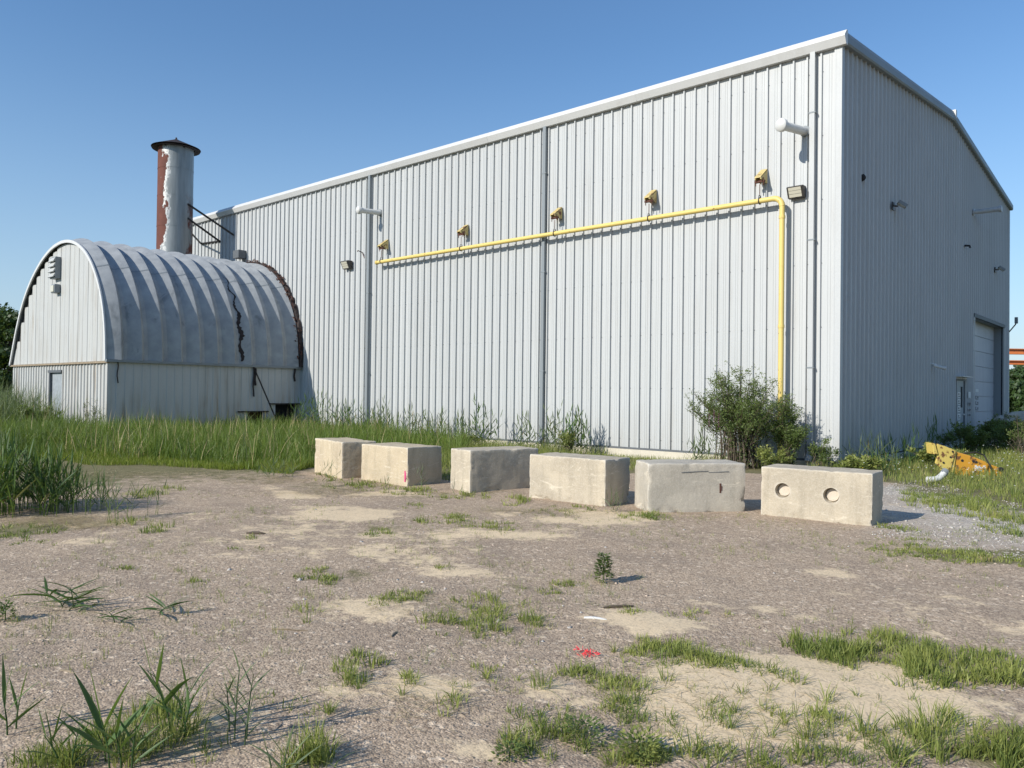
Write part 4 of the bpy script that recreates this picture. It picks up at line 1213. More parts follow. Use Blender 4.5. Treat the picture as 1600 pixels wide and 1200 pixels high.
def patch(F, px, py, rx, ry, n, h, w_, seed, lean=.5, segs=3, pw_=.6):
    cx, cy, a, b = px_blob(px, py, rx, ry)
    r = np.random.default_rng(seed)
    th = r.random(n) * 2 * np.pi; rr = r.random(n) ** pw_
    u = rr * np.cos(th) * a; v = rr * np.sin(th) * b
    X = cx + u * _Rh[0] + v * _Fh[0]; Y = cy + u * _Rh[1] + v * _Fh[1]
    # blades grow in small tufts and lean away from each tuft's middle
    m_ = 9; nt = max(1, n // m_)
    nn = fbm(X * 2.6 + seed, Y * 2.6, 3); k = nn > np.quantile(nn, .35)
    X, Y = X[k][:nt], Y[k][:nt]
    ta = r.random((len(X), m_)) * 2 * np.pi; tr_ = .035 * (.6 + .1 * np.hypot(X - CAM[0], Y - CAM[1]))[:, None] * r.random((len(X), m_)) ** .7
    hs = np.repeat(r.uniform(.45, 1.25, len(X)), m_); az_ = (ta + r.normal(0, .5, ta.shape)).ravel()
    X = (X[:, None] + tr_ * np.cos(ta)).ravel(); Y = (Y[:, None] + tr_ * np.sin(ta)).ravel()
    tn = np.repeat(r.random(len(X) // m_), m_) * .75 + r.random(len(X)) * .24
    Pq = np.stack([X, Y, hs, az_, tn], -1)
    P = not_in_blocks(np.stack([X, Y, ground_z(X, Y) - .005, hs, az_, tn], -1)); hs, az_, tn = P[:, 3], P[:, 4], P[:, 5]; P = P[:, :3]
    edge = 1 - np.clip(np.hypot(P[:, 0] - cx, P[:, 1] - cy) / max(a, b), 0, 1) * .45
    F.add(*blades(P, h * hs * r.uniform(.6, 1.25, len(P)) * edge, w_ * r.uniform(.6, 1.4, len(P)), lean, seed + 1, segs, np.clip(tn * .7 + .9 * (fbm(P[:, 0] * 2.5, P[:, 1] * 2.5, 3) - .35), 0, .99), az_))
# grass on the gravel: everything that reads as spread out growth
F4 = Field()
low = [  # px, py, rx, ry, n, height
    (1390, 1030, 130, 36, 5200, .13), (1500, 1040, 100, 24, 2600, .11), (1590, 1052, 45, 20, 900, .12), (1300, 1020, 60, 24, 1500, .13), (1080, 1028, 110, 22, 2400, .09),
    (1150, 1040, 60, 14, 900, .08), (1010, 1012, 40, 12, 600, .08), (990, 1080, 60, 20, 700, .09), (950, 1060, 45, 14, 500, .08), (905, 1050, 40, 12, 400, .08), (1560, 1185, 60, 24, 900, .14),
    (1430, 1165, 80, 26, 700, .13), (1595, 1180, 40, 30, 900, .16), (1360, 1180, 60, 24, 700, .1), (1260, 1130, 60, 20, 500, .12), (1480, 1130, 60, 16, 400, .1),
    (850, 1165, 70, 22, 900, .11), (990, 1180, 55, 18, 1600, .07), (1010, 1120, 55, 22, 500, .09), (960, 1100, 50, 16, 400, .09), (1150, 1120, 60, 20, 350, .10),
    (560, 1040, 40, 18, 350, .12), (545, 1065, 20, 10, 180, .12), (630, 1065, 30, 12, 200, .08), (640, 935, 60, 11, 700, .07), (600, 940, 36, 8, 300, .06), (770, 940, 60, 12, 500, .08),
    (765, 965, 30, 14, 350, .12), (838, 970, 24, 9, 260, .10), (740, 980, 70, 18, 420, .10), (700, 975, 50, 16, 300, .11), (870, 912, 42, 6, 420, .05), (850, 925, 30, 5, 200, .05),
    (495, 895, 36, 9, 500, .07), (520, 905, 26, 8, 300, .09), (600, 832, 36, 7, 550, .06), (695, 812, 45, 9, 900, .09), (770, 825, 50, 9, 700, .08), (650, 790, 26, 5, 250, .06),
    (800, 783, 26, 7, 500, .13), (640, 768, 40, 7, 800, .11), (560, 760, 50, 8, 900, .10), (720, 775, 50, 7, 700, .09), (530, 745, 40, 8, 600, .10), (1010, 808, 44, 9, 850, .10), (905, 795, 50, 6, 420, .06),
    (870, 800, 45, 6, 300, .06), (240, 770, 34, 8, 650, .12), (242, 832, 16, 7, 260, .12), (190, 820, 26, 8, 260, .10), (30, 830, 60, 12, 900, .09), (365, 858, 16, 4, 160, .05), (390, 842, 14, 5, 150, .06), (60, 850, 40, 5, 200, .05),
    (195, 887, 12, 4, 130, .05), (25, 930, 16, 6, 120, .05), (300, 908, 24, 5, 160, .05), (1090, 965, 60, 8, 250, .06), (985, 958, 26, 7, 300, .07), (690, 890, 22, 8, 120, .07), (420, 860, 40, 4, 120, .04),
    (1440, 862, 70, 8, 1300, .06), (1520, 872, 80, 9, 1900, .07), (1590, 878, 30, 8, 600, .07), (1400, 828, 26, 7, 500, .07), (1420, 845, 50, 4, 300, .04), (1590, 838, 22, 12, 700, .10),
    (1540, 800, 80, 20, 4200, .13), (1480, 778, 50, 12, 1800, .10), (1590, 780, 60, 22, 3200, .15), (1500, 790, 50, 16, 1500, .12), (480, 950, 26, 9, 130, .09), (460, 1100, 60, 20, 150, .07), (1200, 1060, 50, 14, 300, .10),
    (470, 1190, 60, 22, 500, .20), (250, 1130, 50, 22, 500, .16), (150, 1180, 60, 24, 700, .15), (70, 1195, 50, 14, 300, .12), (330, 1170, 60, 30, 120, .12), (1130, 790, 30, 6, 100, .04), (755, 1060, 60, 26, 220, .08), (830, 1120, 70, 20, 280, .09),
    (1080, 1180, 60, 24, 400, .11), (1180, 1185, 70, 20, 450, .11), (1265, 1180, 50, 18, 350, .10), (700, 1110, 50, 24, 150, .08)]
for i, (px, py, rx, ry, n, h) in enumerate(low):
    dd_ = np.linalg.norm(G(px, py)[:2] - CAM[:2])
    patch(F4, px, py, rx, ry, int(n * (.44 if n > 1500 else .5)), h * 1.15, .0045 + .0006 * dd_, 100 + i, .65 if h < .12 else .45)
# grass band along the foot of the blocks and loose thin weeds all over
F4.build('gravel_grass', M['grass_short'], 'stuff')
F5 = Field()
P = scatter(gp((0, 900), (300, 770), (1600, 820), (1600, 1199), (0, 1199)), 42, 50, .9, .47)
P = not_in_blocks(P)
base = np.repeat(P, 9, 0) + np.concatenate([r0.normal(0, .02, (len(P) * 9, 2)), np.zeros((len(P) * 9, 1))], 1)
F5.add(*blades(base, r0.uniform(.015, .13, len(base)) * np.repeat(r0.uniform(.3, 1, len(P)), 9), .0042 * np.ones(len(base)), .8, 51, 2))
F5.build('scattered_seedlings', M['grass_short'], 'stuff')
# dry straw
F6 = Field()
for i, (px, py, rx, ry, n) in enumerate([(90, 815, 100, 8, 420), (150, 822, 60, 6, 200), (520, 770, 130, 8, 350), (850, 800, 160, 8, 260), (250, 742, 160, 6, 420), (430, 752, 90, 6, 260), (1110, 1090, 200, 40, 260), (200, 1170, 120, 20, 120), (650, 1100, 160, 40, 160), (1250, 1150, 260, 30, 220), (1480, 770, 90, 12, 180), (700, 950, 200, 30, 160)]):
    cx, cy, a, b = px_blob(px, py, rx, ry); r = np.random.default_rng(300 + i)
    u = r.normal(0, .5, n) * a; v = r.normal(0, .5, n) * b
    X = cx + u * _Rh[0] + v * _Fh[0]; Y = cy + u * _Rh[1] + v * _Fh[1]; az = r.random(n) * 6.28; L = r.uniform(.06, .28, n) * (1.6 if py < 850 else .6); w_ = .0018 + .00022 * np.hypot(X - CAM[0], Y - CAM[1])
    z = ground_z(X, Y) + .006 + .02 * r.random(n)
    dx, dy = np.cos(az) * L / 2, np.sin(az) * L / 2; sx, sy = -np.sin(az) * w_ / 2, np.cos(az) * w_ / 2
    V = np.stack([np.stack([X - dx - sx, Y - dy - sy, z], -1), np.stack([X - dx + sx, Y - dy + sy, z], -1), np.stack([X + dx + sx, Y + dy + sy, z + .012], -1), np.stack([X + dx - sx, Y + dy - sy, z + .012], -1)], 1).reshape(-1, 3)
    T = (np.arange(n)[:, None, None] * 4 + np.array([(0, 1, 2), (0, 2, 3)])[None]).reshape(-1, 3)
    F6.add(V, T, np.repeat(r.random(n), 4))
F6.build('dry_straw', M['grass_dry'], 'stuff')

# meadow and wall-foot grass
F7 = Field()
polyW = [(-17, -.2), (-.8, -.15), (-1.2, -1.6), (-6, -2.2), (-10.5, -2.4), (-17, -3.2)]
P = not_in_blocks(scatter(polyW, 260, 60, .8, .36))
P = np.concatenate([P, not_in_blocks(scatter([(-12, -2), (-3.0, -2), (-2.6, -7.5), (-4.0, -8.8), (-5.5, -9.2), (-8.2, -8.9), (-8.6, -4.5)], 330, 66, .8, .34))])
Hh = (.12 + .38 * fbm(P[:, 0] * .9, P[:, 1] * .9, 3)) * r0.uniform(.5, 1.3, len(P))
Hh *= np.where((P[:, 0] > -6.3) & (P[:, 0] < -3.2), .35, 1.0)
F7.add(*blades(P, Hh, .011 * np.ones(len(P)), .4, 61, 3))
polyS = [(.15, -.5), (.2, 21), (2.2, 22), (6.5, 5), (6.5, -2.5), (3.0, -2.6), (1.0, -2.2), (-.4, -.9)]
P = not_in_blocks(scatter(polyS, 210, 62, .8, .25))
Hh = (.10 + .34 * fbm(P[:, 0] * .9, P[:, 1] * .9, 3)) * r0.uniform(.5, 1.3, len(P)) * np.where(P[:, 1] < -.8, .75, 1.0)
F7.add(*blades(P, Hh, .012 * np.ones(len(P)), .4, 63, 3))
P = not_in_blocks(scatter([(6, -4), (6, 30), (40, 60), (60, 40), (14, -6), (8, -6)], 14, 64, .4, .3, 26))
d = np.hypot(P[:, 0] - CAM[0], P[:, 1] - CAM[1])
F7.add(*blades(P, .3 * r0.uniform(.5, 1.3, len(P)), .02 * np.maximum(1, d / 20), .4, 65, 2))
F7.build('meadow_grass', M['grass_short'], 'stuff')
# small white and yellow flowers in the meadow
def flowers(name, pts, r_, mat, hmax, seed):
    r = np.random.default_rng(seed); V = []; T = []; n = 0
    for p in pts:
        z = p[2] + r.uniform(.4, 1) * hmax
        c = np.array([p[0], p[1], z]); a = r.random() * 6.28
        ring = [c + r_ * np.array([math.cos(a + k * 1.2566), math.sin(a + k * 1.2566), .35 * (k % 2)]) for k in range(5)]
        V += [c + np.array([0, 0, r_ * .5])] + ring
        T += [(n, n + 1 + k, n + 1 + (k + 1) % 5) for k in range(5)]; n += 6
    o = np_mesh(name, np.array(V), np.array(T), mat); o['kind'] = 'stuff'
flowers('white_flowers', not_in_blocks(scatter(polyS, 5, 70, .8, .3)), .020, M['flower_white'], .42, 71)
flowers('yellow_flowers', not_in_blocks(scatter(polyS, 2.2, 72, .8, .3)), .014, M['flower_yellow'], .30, 73)

# --- stems with long leaves (reeds)
def ribbon(base, d0, length, width, droop, roll, segs=5):
    """leaf starting at base along d0, bending down"""
    V = []; p = Vector(base); d = Vector(d0).normalized()
    side = d.cross(Vector((0, 0, 1)))
    if side.length < .05: side = Vector((1, 0, 0))
    side = (Matrix.Rotation(roll, 3, d) @ side.normalized())
    for k in range(segs + 1):
        s = k / segs
        w_ = width * (.35 + 2.6 * s) if s < .25 else width * (1 - ((s - .25) / .75) ** 1.7)
        w_ = max(w_, .0005)
        nrm = d.cross(side).normalized()
        V += [p - side * w_ / 2, p + nrm * w_ * -.12, p + side * w_ / 2]
        p = p + d * (length / segs)
        d = (d + Vector((0, 0, -droop / segs))).normalized()
    T = []
    for k in range(segs):
        a = 3 * k
        T += [(a, a + 3, a + 4, a + 1), (a + 1, a + 4, a + 5, a + 2)]
    return V, T
def reed_parts(h, nleaf, L, wd, lean, rnd, az0=0, flat=1.0):
    top = Vector((lean * math.cos(az0), lean * math.sin(az0), h))
    stem = [Vector((0, 0, -.02)), Vector((top.x * .2, top.y * .2, h * .4)), Vector((top.x * .6, top.y * .6, h * .75)), top]
    leaves = []
    for k in range(nleaf):
        s = .12 + .86 * (k + .5) / nleaf
        p = Vector((top.x * s ** 1.6, top.y * s ** 1.6, h * s))
        az = az0 + (k % 2) * math.pi + rnd.gauss(0, .55)
        el = (.55 + .65 * s + rnd.gauss(0, .12)) * flat
        if k == nleaf - 1: el = 1.35 * flat
        d = Vector((math.cos(az) * math.cos(el), math.sin(az) * math.cos(el), math.sin(el)))
        leaves.append(ribbon(p, d, L * rnd.uniform(.7, 1.1) * (1 if s < .85 else .8), wd * rnd.uniform(.8, 1.15), rnd.uniform(.15, .75), rnd.gauss(0, .5)))
    return stem, leaves
def leaf_obj(name, V, T, mat, parent, tint):
    me = bpy.data.meshes.new(name); me.from_pydata([tuple(v) for v in V], [], T); me.materials.append(mat)
    at = me.attributes.new('tint', 'FLOAT', 'POINT'); at.data.foreach_set('value', [tint] * len(V))
    me.polygons.foreach_set('use_smooth', [True] * len(T)); me.update()
    return link(bpy.data.objects.new(name, me), parent)
def reed_plant(px, py, specs, lab, mat='reed', seed=1, group=None):
    """foreground plant whose leaves are separate parts"""
    rnd = random.Random(seed); g = G(px, py)
    t = thing('reed_plant', lab, 'reed', (g[0], g[1], GZ), 0, group)
    for (dx, dy, h, nl, L, wd, lean, az) in specs:
        if seed < 5: h, L, wd = h * 1.22, L * 1.2, wd * 1.3
        stem, leaves = reed_parts(h, nl, L, wd, lean, rnd, az, .38 if seed in (6, 7, 8) else 1.0)
        off = Vector((dx, dy, 0))
        mb = MB(); mb.tube([p + off for p in stem], [.0045, .004, .003, .0015], 5)
        so = mb.build('stem', M[mat], t)
        for V, T in leaves:
            leaf_obj('leaf', [v + off for v in V], T, M[mat], t, rnd.random() * .85)
az_r = math.atan2(_Rh[1], _Rh[0])
reed_plant(172, 1205, [(0, 0, .20, 6, .31, .026, -.05, az_r), (.05, .03, .15, 5, .22, .018, -.03, az_r + .4), (-.09, .02, .12, 6, .22, .015, -.05, az_r), (.1, .05, .2, 7, .18, .012, .02, az_r + .2)], 'broad leaved reed plant at the bottom left edge with dark upright leaves', 'reed', 1)
reed_plant(268, 1150, [(0, 0, .26, 6, .24, .022, -.12, az_r), (.06, .02, .20, 6, .2, .014, .03, az_r + .5), (-.05, .05, .14, 5, .2, .016, .03, az_r), (.12, .0, .2, 6, .16, .012, .05, az_r)], 'reed plant with a leaning stem standing in the grass tuft at bottom left', 'reed', 2)
reed_plant(366, 1160, [(0, 0, .30, 14, .125, .0085, .02, az_r), (-.10, .03, .20, 8, .12, .008, -.02, az_r), (.04, .04, .27, 12, .12, .0085, .03, az_r + .3), (.09, .0, .18, 7, .12, .008, .04, az_r + .8)], 'slender many leaved reed plant right of the leaning one', 'reed_pale', 3)
reed_plant(95, 1205, [(0, 0, .16, 6, .2, .012, -.08, az_r), (.06, .02, .2, 7, .18, .010, .03, az_r + .4), (-.07, .03, .12, 5, .2, .011, -.05, az_r)], 'thin leaved reed plant at the bottom edge left of the broad leaved one', 'reed', 14)
reed_plant(12, 1150, [(0, 0, .16, 5, .24, .016, -.03, az_r), (-.05, .05, .14, 3, .18, .014, .02, az_r)], 'reed plant cut by the left frame edge near the bottom', 'reed', 4)
reed_plant(425, 1215, [(0, 0, .14, 4, .2, .013, -.03, az_r + .2), (.08, 0, .16, 5, .2, .012, .02, az_r)], 'low reed plant at the bottom edge left of centre', 'reed_pale', 5)
reed_plant(100, 950, [(0, 0, .12, 8, .36, .022, -.15, az_r), (.05, .05, .17, 8, .3, .02, -.03, az_r + 1), (-.08, 0, .09, 7, .32, .02, .2, az_r), (.12, -.02, .08, 7, .3, .018, .15, az_r + .3), (.2, .02, .07, 6, .28, .018, .18, az_r)], 'flattened reed plant spread on the gravel at the left', 'reed', 6)
reed_plant(180, 975, [(0, 0, .09, 7, .24, .016, -.05, az_r), (.02, .02, .07, 6, .22, .015, .1, az_r)], 'small reed sprout lying right of the flattened reed plant', 'reed', 7)
reed_plant(248, 962, [(0, 0, .08, 7, .28, .018, .08, az_r), (-.05, .02, .07, 6, .24, .016, .1, az_r)], 'small reed sprout with leaves pressed to the gravel, farther right', 'reed', 8)
# little upright weed with lobed leaves
def lobed_weed(px, py, h, n, lab, seed, mat='shrub', spread=.05, lf=.03):
    rnd = random.Random(seed); g = G(px, py)
    t = thing('weed_plant', lab, 'weed', (g[0], g[1], GZ))
    mb = MB(); mb.tube([(0, 0, -.01), (.005, 0, h * .5), (0, .005, h)], [.005, .004, .002], 5); mb.build('stem', M[mat], t)
    V = []; T = []; tt = []
    for k in range(n):
        z = h * (.08 + .92 * rnd.random()); a = rnd.random() * 6.28; L = spread * (1.15 - .5 * z / h) * rnd.uniform(.5, 1.1)
        p = Vector((0, 0, z)); d = Vector((math.cos(a), math.sin(a), rnd.uniform(-.1, .6)))
        q = p + d * L; s = Vector((-d.y, d.x, rnd.gauss(0, .3))).normalized() * lf * .3; e = d.normalized() * lf
        b = len(V); V += [q - e * .5, q + s, q + e * .7, q - s]; T += [(b, b + 1, b + 2, b + 3)]; tt += [rnd.random() * .9] * 4
    me = bpy.data.meshes.new('foliage'); me.from_pydata([tuple(v) for v in V], [], T); me.materials.append(M[mat])
    at = me.attributes.new('tint', 'FLOAT', 'POINT'); at.data.foreach_set('value', tt); me.update(); link(bpy.data.objects.new('foliage', me), t)
lobed_weed(943, 911, .24, 420, 'small upright leafy weed alone on the open gravel', 1, 'shrub', .085, .034)
lobed_weed(8, 972, .13, 160, 'dark leafy weed at the left frame edge', 2, 'shrub', .07, .03)
lobed_weed(795, 1188, .06, 200, 'low dark leafy weed at the bottom edge', 3, 'shrub', .08, .02)
lobed_weed(1000, 1185, .07, 420, 'bright low leafy weed at the bottom edge right of centre', 4, 'grass_short', .13, .022)
lobed_weed(912, 1160, .07, 300, 'dark low creeping weed above the bright leafy weed', 5, 'shrub', .12, .02)


# --- single grass tufts one can point to
def tuft(px, py, h, n, rad, lab, seed, mat='grass_short', w_=.006, lean=.75):
    g = G(px, py); r = np.random.default_rng(seed)
    a = r.random(n) * 6.283; rr = rad * r.random(n) ** .7
    P = np.stack([rr * np.cos(a), rr * np.sin(a), np.zeros(n) - .004], -1)
    V, T, tt = blades(P, h * r.uniform(.45, 1.15, n), w_ * r.uniform(.6, 1.4, n), lean, seed + 1, 4, None, a + r.normal(0, .5, n))
    o = np_mesh('grass_tuft', V, T, M[mat], None, dict(tint=tt)); o.location = (g[0], g[1], float(ground_z(g[0:1], g[1:2])[0]))
    tag(o, lab, 'grass tuft', 'single grass tufts on the yard')
TF = [(120, 1195, .16, 90, .09, 'thick low tuft between the two reed plants at the bottom left', ), (205, 1192, .17, 90, .08, 'thick low tuft hiding the foot of the broad leaved reed plant'), (272, 1165, .20, 80, .07, 'thick tuft around the foot of the leaning reed plant'),
      (1142, 1142, .15, 26, .02, 'grass tuft on the bright sand at lower right, nearest the bottom left of the sand'),
      (1203, 1155, .17, 16, .02, 'narrow upright grass tuft in the middle of the bright sand'), (1262, 1156, .16, 70, .05, 'densest grass tuft on the lower edge of the bright sand'),
      (1225, 1135, .12, 26, .02, 'small grass tuft touching the dense one on the sand'), (1160, 1088, .11, 22, .03, 'thin grass tuft at the upper left of the bright sand'),
      (1202, 1082, .09, 30, .05, 'flattened grass tuft on the upper part of the bright sand'), (1290, 1100, .13, 30, .05, 'grass tuft on the right part of the bright sand below the green patch'),
      (1250, 1072, .09, 20, .03, 'small grass tuft just under the left end of the green patch'), (1340, 1092, .08, 14, .02, 'reddish stemmed tuft right of the sand'),
      (1425, 1095, .07, 12, .02, 'tiny dark tuft on gravel right of the sand'), (1352, 1150, .19, 36, .04, 'wide leaved sprawling tuft at the right end of the bright sand'),
      (1190, 1195, .12, 18, .02, 'thin grass tuft at the bottom edge under the sand'), (545, 1062, .15, 34, .04, 'grass tuft left of centre above the sandy strip'),
      (563, 1078, .10, 16, .02, 'small tuft touching the one left of centre'), (630, 1088, .11, 14, .02, 'leaning thin tuft right of the left centre tuft'),
      (760, 1062, .11, 16, .02, 'thin grass tuft in the middle of the gravel below the twig'), (772, 985, .14, 30, .04, 'grass tuft in the middle of the yard'),
      (838, 978, .11, 34, .05, 'dark spiky tuft right of the middle tuft'), (708, 968, .13, 20, .03, 'thin stemmed tuft left of the middle tuft'),
      (665, 965, .09, 12, .02, 'single sprig left of the thin stemmed tuft'), (845, 1075, .13, 50, .06, 'bright bushy tuft left of the red shreds'),
      (975, 1100, .13, 46, .05, 'bushy tuft under the red shreds'), (1040, 1070, .12, 30, .04, 'tuft right of the red shreds'), (960, 1018, .10, 18, .02, 'thin tuft above and right of the red shreds'),
      (478, 975, .10, 12, .03, 'sparse sprig on the pale patch left of centre'), (515, 1115, .08, 40, .03, 'dark tuft with a yellow flower at the lower left of centre'),
      (895, 1148, .12, 60, .06, 'tuft beside the low creeping weed at bottom centre'), (960, 1195, .12, 40, .05, 'tuft at the bottom edge left of the bright weed'),
      (232, 1178, .20, 60, .06, 'thick tuft right of the broad leaved reed plant'), (300, 1150, .24, 60, .07, 'tall pointed tuft right of the leaning reed plant'),
      (480, 1190, .16, 50, .06, 'spiky blue green tuft at the bottom edge left of centre'), (1460, 1150, .20, 110, .12, 'large sprawling tuft at lower right'),
      (1400, 1190, .16, 70, .08, 'dark green tuft at the bottom edge right of the sand'), (1390, 870, .07, 40, .06, 'flat tuft at the left end of the grass strip on the pale gravel')]
for i, a in enumerate(TF): tuft(*a, 900 + i * 3)
# --- reed clumps (leaves too small to be parts)
def reed_clump(x, y, n, h, rad, lab, mat='reed_pale', seed=1, L=.26, wd=.016, nl=8, group=None, z=None):
    rnd = random.Random(seed); gz = float(ground_z(np.array([x]), np.array([y]))[0])
    V = []; T = []; tt = []
    for i in range(n):
        a = rnd.random() * 6.28; rr = rad * rnd.random() ** .6; off = Vector((rr * math.cos(a), rr * math.sin(a), 0))
        hh = h * rnd.uniform(.5, 1.08) * (1 - .35 * rr / max(rad, .01))
        stem, leaves = reed_parts(hh, max(3, int(nl * hh / h + .5)), L, wd, rnd.gauss(.05, .10) * h, rnd, rnd.random() * 6.28)
        t_ = rnd.random() * .9
        b = len(V)
        for k, p in enumerate(stem):
            w_ = .006 * (1 - .2 * k)
            V += [p + off + Vector((-w_, w_, 0)), p + off + Vector((w_, -w_, 0))]; tt += [t_] * 2
        T += [(b + 2 * k, b + 2 * k + 1, b + 2 * k + 3, b + 2 * k + 2) for k in range(len(stem) - 1)]
        for v, f in leaves:
            b = len(V); V += [p + off for p in v]; tt += [min(.99, t_ + rnd.gauss(0, .12)) if t_ < .9 else .5] * len(v); T += [tuple(q + b for q in ff) for ff in f]
    me = bpy.data.meshes.new('reed_clump'); me.from_pydata([tuple(v) for v in V], [], T); me.materials.append(M[mat])
    at = me.attributes.new('tint', 'FLOAT', 'POINT'); at.data.foreach_set('value', [max(0, q) for q in tt]); me.update()
    o = link(bpy.data.objects.new('reed_clump', me)); o.location = (x, y, gz if z is None else z)
    return tag(o, lab, 'reeds', group)
GR = 'reed clumps along the warehouse wall'
wallreeds = [
    (-19.3, -1.2, 34, 1.75, 1.1, 'dense tall reed clump against the wall just left of the left downspout', 'reed'),
    (-17.2, -1.0, 26, 1.35, .8, 'reed clump at the foot of the left downspout', 'reed'),
    (-15.6, -.9, 16, 1.45, .6, 'thin reed clump right of the left downspout', 'reed_pale'),
    (-14.3, -.8, 14, 1.25, .6, 'thin reed clump between two taller ones on the wall, above the second block', 'reed_pale'),
    (-13.0, -.8, 12, 1.35, .5, 'thin reed clump on the wall above the gap after the second block', 'reed_pale'),
    (-11.9, -.8, 10, 1.0, .5, 'low sparse reed clump left of the dark fanned reeds', 'reed_pale'),
    (-10.4, -1.4, 16, 1.62, .55, 'dark fanned reed clump standing before the wall left of the middle downspout', 'reed'),
    (-9.0, -.8, 9, 1.2, .35, 'thin reed clump at the foot of the middle downspout', 'reed_pale'),
    (-8.1, -.8, 12, 1.3, .45, 'reed clump right of the middle downspout', 'reed_pale'),
    (-7.0, -.9, 22, 1.35, .45, 'dense reed clump above the fourth block', 'reed'),
    (-2.9, -1.3, 7, .95, .35, 'sparse reed clump just left of the big shrub', 'reed_pale')]
for i, (x, y, n, h, rad, lab, mt) in enumerate(wallreeds):
    reed_clump(x, y, int(n * 1.7), h * 1.08, rad, lab, mt, 20 + i, .33, .034, 9, GR)
q = G(18, 798)
reed_clump(q[0], q[1], 190, .95, .78, 'big dark green reed clump at the left frame edge on the gravel', 'reed', 40, .46, .026, 6)
q = G(110, 800); reed_clump(q[0], q[1], 60, .5, .5, 'smaller reed clump beside the big one at the left edge', 'reed', 41, .30, .014, 6)
q = G(140, 770); reed_clump(q[0], q[1], 7, .62, .35, 'thin sparse reeds behind the small clump at the left', 'reed_pale', 44, .25, .012, 6)
q = G(188, 812); reed_clump(q[0], q[1], 11, .62, .22, 'upright thin reed clump standing alone on the gravel at left', 'reed_pale', 42, .28, .012, 7)
q = G(238, 806); reed_clump(q[0], q[1], 3, .55, .12, 'pair of thin reed stems right of the lone upright clump', 'reed_pale', 45, .22, .011, 6)
q = G(430, 748); reed_clump(q[0], q[1], 22, .36, .40, 'low reed clump in the grass left of the leftmost block', 'reed_pale', 43, .26, .012, 6)
q = G(518, 760); reed_clump(q[0], q[1], 7, .66, .22, 'few thin reeds before the leftmost block', 'reed_pale', 46, .2, .010, 7)
q = G(600, 771); reed_clump(q[0], q[1], 3, .36, .10, 'single short reeds before the pink marked block', 'reed_pale', 47, .16, .009, 6)
q = G(662, 768); reed_clump(q[0], q[1], 4, .55, .12, 'thin reeds before the shaded end of the pink marked block', 'reed_pale', 48, .2, .010, 7)
q = G(716, 776); reed_clump(q[0], q[1], 3, .36, .10, 'short thin reeds before the nearly end on block', 'reed_pale', 49, .16, .009, 6)
q = G(962, 800); reed_clump(q[0], q[1], 6, .42, .18, 'thin reeds in the gap between the pale and the greyer block', 'reed_pale', 50, .24, .010, 6)
sider = [(.55, .7, 26, .95, .6, 'reed clump with arching leaves at the near corner of the shaded wall', 'reed_pale', .45),
         (1.3, -.4, 14, .55, .45, 'low reed clump before the building corner', 'reed', .32),
         (.7, 3.0, 22, 1.05, .6, 'reed clump farther along the shaded wall', 'reed', .38),
         (.9, 5.6, 18, 1.2, .7, 'reed clump on the shaded wall below the camera', 'reed', .36)]
for i, (x, y, n, h, rad, lab, mt, L) in enumerate(sider):
    reed_clump(x, y, n, h, rad, lab, mt, 60 + i, L, .024, 6, 'reed clumps along the shaded wall')

for i, (px, py, n, h) in enumerate([(1470, 752, 10, .3), (1500, 757, 14, .34), (1530, 760, 14, .36), (1556, 757, 12, .34)]):
    q = G(px, py); reed_clump(q[0], q[1], n, h, .22, ['weed clump before the yellow end plate', 'weed clump before the middle of the orange boom', 'weed clump before the lower part of the orange boom', 'weed clump at the right tip of the machine arm'][i], 'grass_short', 160 + i, .16, .012, 5, 'weed clumps before the machine arm')
